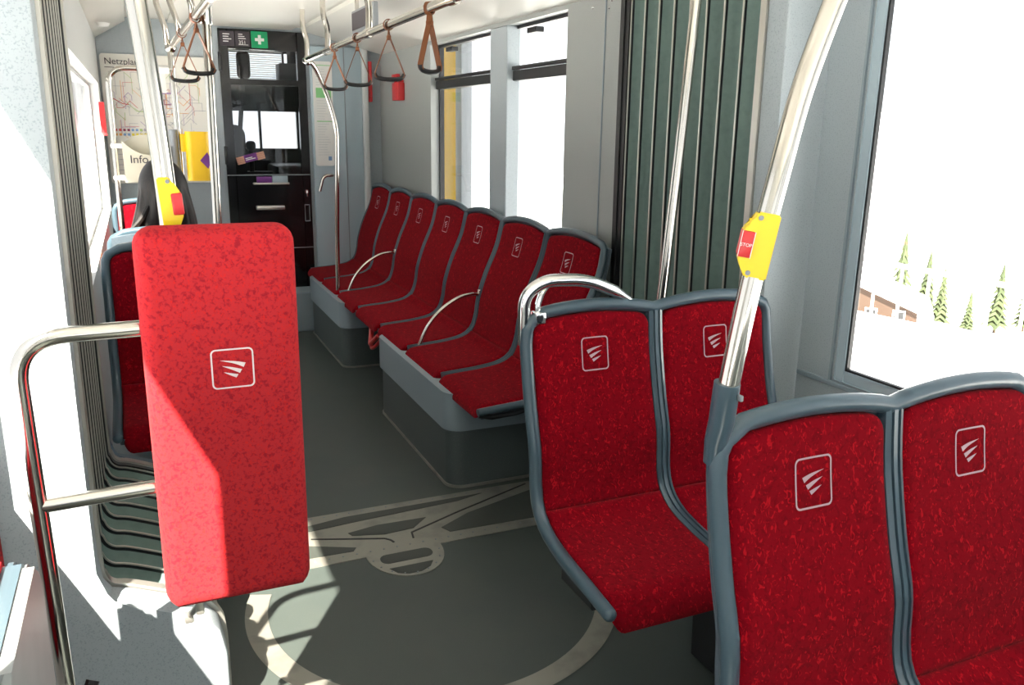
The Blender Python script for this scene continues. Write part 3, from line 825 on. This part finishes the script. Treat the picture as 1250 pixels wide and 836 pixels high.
# ------------------------------------------------------------------ overhead rails with straps, poles
def hang_strap(label, loc, rz, grp, s=1.0):
    r = thing('hanging_strap', label, 'hanging strap', loc, rz, grp)
    b = BM(); sec = [(-.010, -.0016), (.010, -.0016), (.010, .0016), (-.010, .0016)]
    sweep(b, [(.019*math.cos(a), 0, .0+.019*math.sin(a)) for a in [math.radians(-90+360*k/20) for k in range(21)]], 1.0, section=sec, side=(0, 1, 0))
    for sg in (-1, 1):
        sweep(b, smooth([(0, 0, -.018), (sg*.006, 0, -.05), (sg*.022, 0, -.09), (sg*.052, 0, -.165), (sg*.056, 0, -.182), (sg*.050, 0, -.192)], 5), 1.0, section=sec, side=(0, 1, 0))
    box(b, -.008, .008, -.011, .011, -.055, -.038, .003)
    obj('strap', b, 'leather', r)
    b = BM(); sweep(b, smooth([(-.058, 0, -.178), (-.045, 0, -.193), (0, 0, -.198), (.045, 0, -.193), (.058, 0, -.178)], 5), .0085, 10); obj('grip', b, 'blackmat', r)
    return r
t = thing('overhead_rail', 'long steel overhead rail on the right, carrying four strap handles', 'grab rail')
b = BM(); sweep(b, [(.905, 2.1, 1.875), (.915, 2.7, 1.875), (.94, 4.0, 1.875), (.985, 5.30, 1.878)], .0155, 16)
obj('rail', b, 'steel', t)
b = BM()
for y, x in ((5.22, .98), (4.55, .962), (3.58, .93), (2.5, .912)):
    b = BM(); sweep(b, smooth([(x-.012, y, ZC), (x-.012, y, 2.06), (x+.006, y, 1.98), (x+.003, y, 1.88)], 5), .0145, 14); cyl(b, (x+.002, y-.03, 1.876), (x+.002, y+.03, 1.876), .020)
    obj('rail_mount', b, 'steel', t)
b = BM(); sweep(b, smooth([(.985, 5.28, 1.878), (1.03, 5.3, 1.86), (1.075, 5.33, 1.79), (1.13, 5.35, 1.66), (1.17, 5.36, 1.50), (1.175, 5.37, 1.35), (1.165, 5.4, .9), (1.16, 5.42, .43)], 5), .0145, 14)
ball(b, (1.0, 5.29, 1.873), .024, seg=12)
obj('down_pole', b, 'steel', t)
g = 'strap handles on the right overhead rail'
hang_strap('largest and nearest tan strap handle of the right rail, beside the window', (.917, 2.74, 1.875), math.radians(38), g)
hang_strap('second tan strap handle from the window end of the right rail', (.924, 3.25, 1.875), math.radians(-8), g)
hang_strap('third tan strap handle from the window end of the right rail', (.935, 3.79, 1.875), math.radians(-12), g)
hang_strap('farthest and smallest tan strap handle of the right rail', (.948, 4.31, 1.875), math.radians(5), g)
t = thing('overhead_rail', 'short steel overhead rail on the left above the passenger, with two strap handles', 'grab rail')
b = BM(); sweep(b, [(.262, 2.95, 1.885), (.215, 4.78, 1.875)], .0155, 16); obj('rail', b, 'steel', t)
b = BM()
for y, x in ((4.60, .19), (4.35, .235), (3.62, .25)):
    b = BM(); sweep(b, smooth([(x-.03, y, ZC), (x-.03, y, 2.06), (x-.0, y, 1.95), (x+.005, y+.03, 1.88)], 5), .0135, 12); obj('rail_mount', b, 'steel', t)
b = BM(); ball(b, (.216, 4.75, 1.872), .028, seg=12); obj('rail_joint', b, 'steel', t)
g = 'strap handles on the left overhead rail'
hang_strap('nearer tan strap handle on the left rail, beside the vertical pole', (.25, 3.45, 1.88), math.radians(12), g)
hang_strap('farther tan strap handle on the left rail, in front of the network map', (.233, 4.05, 1.878), math.radians(0), g)
t = thing('vertical_pole', 'slim steel pole from ceiling to the seat corner above the red pad', 'pole')
b = BM(); sweep(b, [(.272, 3.45, .30), (.276, 3.47, 1.05), (.29, 3.48, 1.9), (.295, 3.48, ZC)], .0165, 16); obj('pole', b, 'steel', t)
b = BM(); cyl(b, (.290, 3.48, 1.86), (.292, 3.48, 1.93), .024); cyl(b, (.295, 3.48, ZC-.02), (.295, 3.48, ZC), .03); obj('pole_collar', b, 'chrome', t)
t = thing('vertical_pole', 'leaning steel pole in front of the grey-green bellows, behind the chrome-handled seats', 'pole')
b = BM(); sweep(b, [(1.40, 2.24, .0), (1.42, 2.24, .35), (1.535, 2.235, .95), (1.565, 2.23, 1.42), (1.59, 2.225, 1.9), (1.61, 2.22, 2.18)], .0165, 18); obj('pole', b, 'steel', t)
b = BM(); cyl(b, (1.40, 2.24, .003), (1.40, 2.24, .02), .035); obj('floor_flange', b, 'steel', t)

# ------------------------------------------------------------------ info frame, validator (left, in front of the map)
t = thing('screen_frame', 'curved steel hoop and pole holding the cream info box in front of the network map', 'pole')
b = BM(); sweep(b, fillet([(-.088, 4.75, .31), (-.088, 4.75, 1.14), (-.085, 4.75, 1.765), (.215, 4.75, 1.765)], .09, 8), .0135, 14); obj('hoop', b, 'steel', t)
b = BM(); sweep(b, [(.222, 4.75, .0), (.218, 4.75, 1.3), (.213, 4.75, 1.87)], .0155, 14); obj('pole', b, 'steel', t)
b = BM(); cyl(b, (.15, 4.75, 1.765), (.20, 4.75, 1.765), .02); obj('clamp', b, 'white', t); b = BM(); box(b, -.105, -.03, 4.735, 4.765, 1.375, 1.40, .008); obj('clamp', b, 'white', t); b = BM(); box(b, -.105, -.03, 4.735, 4.765, 1.215, 1.24, .008); obj('clamp', b, 'white', t)
b = BM(); box(b, .07, .18, 4.745, 4.752, 1.65, 1.755, .003); obj('hanging_plate', b, 'white', t)
t = thing('info_box', 'cream leaflet box marked Info hanging on the steel hoop', 'leaflet box')
b = BM(); pl = [(-.05, 1.21), (.155, 1.21), (.165, 1.40)]+[(.165-.215*k/12, 1.40+.045*math.sin(math.pi*k/12)) for k in range(1, 12)]+[(-.052, 1.40)]
prism(b, pl, 'y', 4.72, 4.755); obj('back_plate', b, 'cream', t, sm=False)
b = BM(); pl = [(-.05, 1.21), (.155, 1.21), (.163, 1.385)]+[(.163-.213*k/14, 1.385-.055*math.sin(math.pi*k/14)**.8+.03*(k/14)) for k in range(1, 14)]+[(-.052, 1.415)]
prism(b, pl, 'y', 4.66, 4.72); obj('pocket', b, 'cream', t, sm=False)
b = BM(); add_text(b, 'Info', .056, (-.022, 4.658, 1.305)); obj('lettering', b, 'darkgrey', t, sm=False)
t = thing('ticket_validator', 'yellow ticket validator with dark grey cylinder on the pole by the cab wall', 'ticket machine')
b = BM(); pl = rrect(.245, .362, 4.64, 4.74, .03); prism(b, pl, 'z', 1.215, 1.462); obj('housing', b, 'yellow2', t)
b = BM(); box(b, .222, .25, 4.68, 4.73, 1.36, 1.45, .006); obj('clamp', b, 'yellow2', t)
b = BM(); pl = rrect(.172, .212, 4.68, 4.76, .018); prism(b, pl, 'z', 1.23, 1.47); obj('reader', b, 'mid', t)
b = BM(); prism(b, [(.308, 1.318), (.345, 1.36), (.362, 1.318), (.345, 1.276)], 'y', 4.637, 4.641); obj('sticker', b, 'purple', t, sm=False)

# ------------------------------------------------------------------ cab wall, map, cab door
def wall_y(name, x0, x1, y0, y1, holes, m, z1=ZC+.02):
    b = BM(); x = x0
    for h in holes:
        if h[0] > x: box(b, x, h[0], y0, y1, 0, z1)
        if h[2] > 0: box(b, h[0], h[1], y0, y1, 0, h[2])
        if h[3] < z1: box(b, h[0], h[1], y0, y1, h[3], z1)
        x = h[1]
    if x < x1: box(b, x, x1, y0, y1, 0, z1)
    return struct(name, b, m, sm=False)
wall_y('wall_cab', XL-.1, 1.80, 6.42, 6.50, [(.60, 1.195, .0, 2.145)], 'grp')
b = BM(); box(b, .30, 1.24, 6.17, 6.42, 0, .30, .01); struct('trim_11', b, 'fascia', sm=False)
dr = sroot('door_1')
b = BM()
box(b, .60, .665, 6.40, 6.45, .30, 2.145); box(b, 1.135, 1.195, 6.40, 6.45, .30, 2.145)
box(b, .66, 1.14, 6.40, 6.45, 2.015, 2.145); box(b, .66, 1.14, 6.40, 6.45, .30, 1.15)
box(b, .66, 1.14, 6.405, 6.44, 1.775, 1.815)
obj('door_leaf', b, 'black', dr, sm=False)
b = BM(); box(b, .66, 1.14, 6.42, 6.427, 1.15, 2.02); obj('door_pane', b, 'smoke', dr, sm=False)
b = BM(); 
for z in (1.94, 1.30): box(b, .592, .612, 6.375, 6.41, z-.08, z+.05, .006)
obj('hinge', b, 'blackmat', dr)
b = BM(); box(b, .60, 1.195, 6.396, 6.401, 1.142, 1.148); box(b, .60, 1.195, 6.396, 6.401, .60, .606); obj('door_seam', b, 'mid', dr, sm=False)
b = BM(); box(b, .786, .99, 6.355, 6.40, .895, .925, .006); obj('door_handle', b, 'alu', dr)
b = BM(); box(b, .775, 1.03, 6.35, 6.40, 1.078, 1.092, .004); obj('leaflet_tray', b, 'alu', dr)
b = BM(); bmesh.ops.create_cone(b, segments=16, radius1=.016, radius2=.014, depth=.02, cap_ends=True, matrix=Matrix.Translation((1.16, 6.392, 1.022)) @ Matrix.Rotation(math.pi/2, 4, 'X')); box(b, 1.155, 1.165, 6.37, 6.39, .985, 1.03, .002); obj('lock', b, 'chrome', dr)
b = BM(); 
for s in ((1.14, 1.178, .80, .806), (1.14, 1.178, .92, .926), (1.14, 1.144, .80, .926), (1.174, 1.178, .80, .926)): box(b, s[0], s[1], 6.394, 6.40, s[2], s[3])
obj('latch_recess', b, 'mid', dr, sm=False)
t = tag(obj('leaflet', (lambda bb: (box(bb, .80, .905, 6.36, 6.385, 1.092, 1.135, .002), bb)[-1])(BM()), 'purple'), 'purple leaflet lying in the tray of the black cab door', 'leaflet')
t = tag(obj('leaflet', (lambda bb: (box(bb, .91, 1.02, 6.36, 6.387, 1.092, 1.14, .002), bb)[-1])(BM()), 'doorblue'), 'pale blue leaflet lying in the tray of the black cab door', 'leaflet')
# stickers on the door
t = thing('door_sticker', 'purple advertising sticker held by two drawn fists on the black cab door glass', 'sticker')
def rotp(poly, c, a): return [(c[0]+(x-c[0])*math.cos(a)-(z-c[1])*math.sin(a), c[1]+(x-c[0])*math.sin(a)+(z-c[1])*math.cos(a)) for x, z in poly]
c = (.775, 1.268); A_ = math.radians(14)
b = BM(); prism(b, rotp(rrect(.72, .83, 1.243, 1.296, .004), c, A_), 'y', 6.412, 6.419); obj('band', b, 'purple', t, sm=False)
b = BM()
for sx in (.70, .846):
    for k in range(4): prism(b, rotp(rrect(sx-.028, sx+.028, 1.240+k*.0135, 1.252+k*.0135, .005), c, A_), 'y', 6.411, 6.4185)
obj('fist', b, 'skin', t, sm=False)
b = BM()
for k, w_ in ((0, .05), (1, .07)): prism(b, rotp(rrect(.735, .735+w_, 1.268-k*.011, 1.274-k*.011, .001), c, A_), 'y', 6.410, 6.4125)
obj('lettering', b, 'white', t, sm=False)
def sign(label, x0, x1, z0, z1, m, lines=(), extra=None):
    r = thing('door_sign', label, 'sign')
    b = BM(); prism(b, rrect(x0, x1, z0, z1, .004), 'y', 6.388, 6.40); obj('sign_plate', b, m, r, sm=False)
    b = BM()
    for tx, sz, x, z in lines: add_text(b, tx, sz, (x, 6.386, z))
    if extra: extra(b)
    obj('lettering', b, 'white', r, sm=False)
lines1 = lambda b: [box(b, .632, .632+w_, 6.3855, 6.387, 2.105-k*.016, 2.111-k*.016) for k, w_ in enumerate((.045, .038, .056, .036))]
sign('dark grey sign with four lines of small print above the cab door', .612, .708, 2.032, 2.128, 'darkgrey', extra=lines1)
lines2 = lambda b: [box(b, .735, .735+w_, 6.3855, 6.387, 2.108-k*.014, 2.113-k*.014) for k, w_ in enumerate((.03, .042, .05))]+[box(b, .735, .80, 6.3855, 6.387, 2.040, 2.043)]
sign('dark grey sign with number 351 above the cab door', .715, .812, 2.032, 2.130, 'darkgrey', [('351', .034, .735, 2.046)], lines2)
cross = lambda b: (box(b, .868, .888, 6.385, 6.387, 2.050, 2.112), box(b, .847, .909, 6.3852, 6.3868, 2.071, 2.091))
sign('green first aid sign with a white cross above the cab door', .822, .934, 2.026, 2.136, 'green', extra=cross)
# cab interior
b = BM(); box(b, .45, 1.85, 7.75, 7.80, 0, 1.30); box(b, .45, 1.85, 7.75, 7.80, 1.615, 1.87); box(b, .45, .79, 7.75, 7.80, 1.3, 2.2); box(b, 1.345, 1.85, 7.75, 7.8, 1.3, 2.2)
box(b, 1.02, 1.04, 7.75, 7.8, 1.3, 1.62); box(b, .45, 1.85, 7.75, 7.8, 2.10, 2.2)
struct('wall_cab_front', b, 'blackmat', sm=False)
b = BM(); box(b, .40, .46, 6.5, 7.8, 0, 2.2); box(b, 1.8, 1.86, 6.5, 7.8, 0, 2.2); struct('wall_cab_side', b, 'blackmat', sm=False)
b = BM(); box(b, .4, 1.86, 6.5, 7.8, 2.14, 2.17); struct('ceiling_cab', b, 'blackmat', sm=False)
t = thing('window_blind', 'slatted blind across the upper windscreen seen through the cab door glass', 'blind')
b = BM()
for k in range(13):
    z = 1.88+k*.0175; prism(b, [(7.69, z), (7.705, z+.008), (7.705, z+.0095), (7.69, z+.0015)], 'x', .78, 1.24)
obj('slats', b, 'white', t, sm=False)
b = BM(); box(b, .77, 1.25, 7.68, 7.72, 2.105, 2.135, .004); box(b, 1.235, 1.25, 7.68, 7.71, 1.87, 2.12); obj('blind_frame', b, 'blackmat', t)
t = thing('driver_chair', 'dark driver seat with high headrest seen through the cab door glass', 'seat')
b = BM(); box(b, .775, .875, 6.92, 7.0, 1.84, 2.045, .035, 4); obj('headrest', b, 'blackmat', t)
b = BM(); prism(b, rrect(.60, .80, .75, 1.50, .08, 6), 'y', 6.9, 7.02); obj('backrest', b, 'shirt', t)
b = BM(); box(b, .62, 1.02, 6.9, 7.35, .62, .75, .05, 3); cyl(b, (.82, 7.12, .0), (.82, 7.12, .65), .06); cyl(b, (.77, 6.95, 1.45), (.82, 6.95, 1.9), .018); obj('seat', b, 'shirt', t)
t = thing('cab_console', 'dark console with control box behind the cab door glass', 'console')
b = BM(); box(b, 1.06, 1.75, 7.2, 7.7, 0, 1.18, .03); obj('console_body', b, 'blackmat', t)
b = BM(); box(b, 1.14, 1.36, 7.25, 7.45, 1.84, 1.99, .01); cyl(b, (1.25, 7.35, 1.98), (1.25, 7.35, 2.139), .03); obj('monitor', b, 'mid', t)
b = BM(); box(b, .86, .94, 7.38, 7.46, 1.29, 1.37, .03, 3); cyl(b, (.90, 7.42, 1.1), (.90, 7.42, 1.32), .02); box(b, .83, 1.08, 7.36, 7.5, 1.06, 1.12); obj('lever_head', b, 'blackmat', t)

# network map on the wall left of the cab
t = thing('network_map', 'large pale network map headed Netzplan on the cab wall', 'map')
b = BM(); prism(b, rrect(-.155, .545, 1.095, 1.945, .02), 'y', 6.40, 6.42); obj('map_board', b, 'paper', t, sm=False)
b = BM(); add_text(b, 'Netzplan 21', .058, (-.13, 6.397, 1.878)); quad(b, -.13, .06, 1.856, 1.860, 6.397); obj('title_lettering', b, 'darkgrey', t, sm=False)
pal = [('map_red', (.6, .08, .08)), ('map_orange', (.75, .35, .08)), ('map_grey', (.38, .38, .42)), ('map_maroon', (.3, .06, .12)), ('map_violet', (.35, .25, .45)), ('map_green', (.35, .5, .15)), ('map_blue', (.2, .35, .6)), ('map_yellow', (.8, .65, .05))]
for n_, c_ in pal: M[n_] = mat(n_, c_, .6)
b = BM(); rnd = random.Random(3); dirs = [(1, 0), (.7, .7), (0, 1), (.7, -.7), (0, -1)]
def mline(pts, w, mi):
    for (a, c), (d, e) in zip(pts[:-1], pts[1:]):
        v = Vector((d-a, e-c)); L = v.length
        if L < 1e-4: continue
        v /= L; n = Vector((-v.y, v.x))*w/2; p = Vector((a, c))-v*w/2; q = Vector((d, e))+v*w/2
        yv = 6.3975-.0001*rnd.randrange(12)
        f = b.faces.new([b.verts.new((s.x, yv, s.y)) for s in (p-n, q-n, q+n, p+n)]); f.material_index = mi
for k in range(70):
    x, z = rnd.uniform(-.13, .40), rnd.uniform(1.42, 1.80); pts = [(x, z)]
    for j in range(rnd.randint(2, 5)):
        d = rnd.choice(dirs); L = rnd.uniform(.02, .09); x = min(.53, x+d[0]*L); z = max(1.40, min(1.83, z+d[1]*L)); pts.append((x, z))
    mline(pts, rnd.choice((.0022, .003)), rnd.choice((2, 2, 0, 1, 2, 4, 5)))
mline([(.18, 1.70), (.27, 1.70)], .012, 4); mline([(.17, 1.655), (.22, 1.655), (.22, 1.625), (.26, 1.625)], .006, 3); mline([(.21, 1.78), (.21, 1.40)], .004, 1)
mline([(.235, 1.76), (.235, 1.60), (.28, 1.60)], .004, 1); mline([(.215, 1.56), (.30, 1.56)], .004, 1); mline([(-.1, 1.66), (-.04, 1.625), (0, 1.62)], .005, 0)
obj('route_lines', b, [p[0] for p in pal], t, sm=False)
b = BM()
for r_ in range(2):
    for k in range(8):
        quad(b, -.105+k*.026, -.105+k*.026+.016, 1.445-r_*.030, 1.461-r_*.030, 6.396, (0, 0, 3, 3, 6, 6, 5, 2)[k] if r_ == 0 else (1, 1, 6, 6, 7, 7, 7, 7)[k])
obj('legend', b, [p[0] for p in pal], t, sm=False)
b = BM()
for k in range(6): quad(b, -.11, -.11+rnd.uniform(.08, .17), 1.36-k*.035, 1.363-k*.035, 6.396, 2)
obj('caption_lines', b, [p[0] for p in pal], t, sm=False)
def hook(label, x, z, sg, y=6.28, w=.11):
    b = BM(); sweep(b, fillet([(x, y+.14, z), (x, y, z), (x-sg*w*.7, y, z), (x-sg*w, y, z-.115)], .055, 6), .012, 12)
    return tag(obj('grab_bar', b, 'steel'), label, 'door handle')
hook('curved steel grip on the pale blue door panel right of the black cab door', 1.345, 1.145, 1)
hook('curved steel grip left of the black cab door', .44, 1.16, -1, w=.085)
# panel right of the cab door with poster, vertical trim, red devices
t = sroot('door_2')
b = BM(); box(b, 1.22, 1.60, 6.385, 6.42, .32, 2.06, .006); obj('door_panel', b, 'doorblue', t)
b = BM(); box(b, 1.466, 1.472, 6.380, 6.387, .32, 2.06); obj('door_seam', b, 'mid', t, sm=False)
b = BM(); box(b, 1.60, 1.64, 6.34, 6.42, .32, 2.08, .01); obj('door_edge', b, 'white_grp', t)
t = thing('poster', 'tall white notice with green bands on the pale blue panel beside the cab', 'poster')
b = BM(); prism(b, rrect(1.236, 1.378, 1.21, 1.955, .02), 'y', 6.376, 6.385); obj('poster_sheet', b, 'white', t, sm=False)
b = BM(); quad(b, 1.255, 1.365, 1.70, 1.77, 6.374, 0); quad(b, 1.255, 1.365, 1.53, 1.536, 6.374, 0); quad(b, 1.255, 1.365, 1.925, 1.93, 6.374, 0); quad(b, 1.33, 1.355, 1.25, 1.28, 6.374, 6)
for k in range(34):
    z = 1.90-k*.0185
    if 1.69 < z < 1.78: continue
    quad(b, 1.258, 1.258+rnd.uniform(.05, .10), z, z+.003, 6.3745, 2)
pm = [p[0] for p in pal]; M['lightgreen'] = mat('light green print', (.25, .6, .25), .6); pm[0] = 'lightgreen'; M['map_grey2'] = mat('pale grey print', (.6, .62, .63), .6); pm[2] = 'map_grey2'
obj('poster_print', b, pm, t, sm=False)
b = BM(); box(b, 1.645, 1.675, 6.36, 6.42, 1.68, 1.97, .006); box(b, 1.650, 1.670, 6.35, 6.362, 1.72, 1.76, .003); box(b, 1.650, 1.670, 6.35, 6.362, 1.80, 1.92, .003)
tag(obj('emergency_device', b, 'red'), 'tall narrow red emergency panel beside the pale door edge', 'emergency device')
t = thing('hammer_case', 'red emergency hammer holder on the right wall below the strap handles', 'emergency hammer')
b = BM(); box(b, XR-.05, XR, 5.78, 5.93, 1.68, 1.80, .008); box(b, XR-.012, XR, 5.80, 5.91, 1.80, 1.84, .005); obj('holder', b, 'red', t)
b = BM(); cyl(b, (XR-.04, 5.86, 1.70), (XR-.04, 5.86, 1.845), .011); box(b, XR-.055, XR-.025, 5.80, 5.92, 1.832, 1.856, .006); obj('hammer', b, 'red', t)
t = tag(obj('emergency_device', (lambda bb: (prism(bb, [(5.75, 1.44), (5.95, 1.42), (5.9, 1.60), (5.78, 1.62)], 'x', XL, XL+.03), bb)[-1])(BM()), 'red'), 'red emergency sign on the sunlit left wall beside the network map', 'emergency device')
# display box by the ceiling, spot light, screws
t = thing('ceiling_display', 'dark information display hanging under the ceiling beside the right overhead rail', 'display')
b = BM(); box(b, 1.14, 1.165, 4.27, 4.73, 1.985, 2.10, .006); obj('display_case', b, 'mid', t)
b = BM(); box(b, 1.136, 1.141, 4.29, 4.71, 2.0, 2.085); obj('screen', b, 'darkgrey', t, sm=False)
b = BM(); box(b, 1.145, 1.16, 4.33, 4.36, 2.09, ZC+.0); box(b, 1.145, 1.16, 4.64, 4.67, 2.09, ZC+.0); obj('bracket', b, 'steel', t)
b = BM(); bmesh.ops.create_cone(b, segments=20, radius1=.03, radius2=.04, depth=.02, cap_ends=True, matrix=Matrix.Translation((-.10, 5.6, 2.045))); tag(obj('spot_light', b, 'white'), 'small round white ceiling light above the network map', 'light')
for (y, z) in ((3.02, 1.98), (3.0, 1.94), (2.99, 2.0)):
    pass
b = BM()
for (y, z) in ((3.15, 1.98), (3.0, 1.99), (3.02, 1.965)): bmesh.ops.create_uvsphere(b, u_segments=8, v_segments=6, radius=.006, matrix=Matrix.Translation((XR, y, z)))
struct('trim_12', b, 'chrome')

# ------------------------------------------------------------------ outside
b = BM(); rows = []
for j in range(15):
    y = -40+j*11; rows.append([Vector((x, y, -.9-(max(0, abs(x)-4)*.19 if x < 40 else 36*.19-(x-40)*.16))) for x in (-140, -60, -20, -4, -2, 2.5, 4, 12, 20, 28, 36, 50, 80, 140, 200)])
grid(b, rows); g = obj('snow_ground', b, 'snow', sm=False); g.name = 'floor_snow_ground'; g['kind'] = 'structure'
# chalet
t = thing('chalet', 'brown timber chalet with snowy roof far away through the near right window', 'house', (22.35, 20.75, -5.6), math.radians(-48)); t.scale = (1.25, 1.25, 1.25)
b = BM(); prism(b, [(-1.5, 0), (1.5, 0), (1.5, 1.05), (0, 1.62), (-1.5, 1.05)], 'y', 0, 2.6); obj('walls', b, 'wood', t, sm=False)
b = BM(); prism(b, [(-1.9, .90), (0, 1.66), (1.9, .90), (1.9, 1.02), (0, 1.80), (-1.9, 1.02)], 'y', -.15, 2.8); obj('roof', b, 'snow', t, sm=False)
b = BM(); box(b, -1.55, 1.55, -.35, 0, .50, .56); box(b, -1.55, 1.55, -.36, -.31, .56, .74); obj('balcony', b, 'woodlight', t, sm=False)
for x in (-1.05, -.35, .35, 1.05):
    f = obj('window', (lambda bb: (box(bb, x-.16, x+.16, -.03, 0, .80, 1.08), bb)[-1])(BM()), 'white', t, sm=False)
    obj('pane', (lambda bb: (box(bb, x-.12, x+.12, -.04, -.03, .84, 1.04), bb)[-1])(BM()), 'blackmat', f, sm=False)
b = BM(); box(b, -1.5, 1.5, -.02, 0, 0, .42); obj('ground_floor_front', b, 'white', t, sm=False)
b = BM(); box(b, .5, .8, 1.4, 1.7, 1.3, 2.05); obj('chimney', b, 'mid', t, sm=False)
def conifer(x, y, z, h, lab):
    r = thing('conifer', lab, 'tree', (x, y, z), rnd.uniform(0, 6), 'conifers through the near right window')
    b = BM(); n = 11
    for k in range(n):
        f = k/n; zz = h*(.12+.86*f); R0 = h*.19*(1-f)+.05; m = 14
        top = b.verts.new((0, 0, zz+h*.13)); ring = []
        for i in range(m):
            a = 2*math.pi*i/m+k; rr_ = R0*(1 if i % 2 else .62)*rnd.uniform(.8, 1.15); ring.append(b.verts.new((rr_*math.cos(a), rr_*math.sin(a), zz-(.05*h if i % 2 else 0))))
        for i in range(m): b.faces.new((top, ring[i], ring[(i+1) % m]))
    obj('foliage', b, 'needle', r, sm=False)
    b = BM(); cyl(b, (0, 0, 0), (0, 0, h*.9), h*.02, 8); obj('trunk', b, 'trunk', r)
for i, (x, y, z, h, lab) in enumerate([(28.3, 24.2, -5.9, 3.6, 'tall thin conifer just behind the chalet roof'), (29.6, 24.0, -5.9, 2.8, 'slim conifer right of the one behind the chalet roof'),
        (27.4, 21.5, -5.6, 2.3, 'bushy conifer just right of the chalet'), (27.0, 20.0, -5.5, 1.6, 'small conifer right of the bushy one by the chalet'),
        (28.8, 20.2, -5.6, 2.6, 'dark conifer in the middle of the open snow slope'), (30.4, 20.2, -5.7, 2.4, 'rightmost conifer near the edge of the frame')]):
    conifer(x, y, z, h, lab)
# fence beyond the far right window and a pale gantry beyond the near one
t = thing('fence', 'thin pale railing outside, beyond the far right windows', 'fence')
b = BM(); box(b, 5.98, 6.02, 4, 30, .38, .42)
for k in range(90): box(b, 5.99, 6.01, 4+k*.28, 4.02+k*.28, -1.4, .40)
obj('railing', b, 'alu', t, sm=False)
t = thing('platform_post', 'yellow post with grey edge just outside the far end of the right windows', 'post')
b = BM(); box(b, 2.06, 2.12, 5.60, 5.98, -1.0, 2.7, .01); obj('post', b, 'yellow2', t)
b = BM(); box(b, 2.05, 2.13, 5.47, 5.59, -1.0, 2.7, .01); obj('edge', b, 'mid', t)
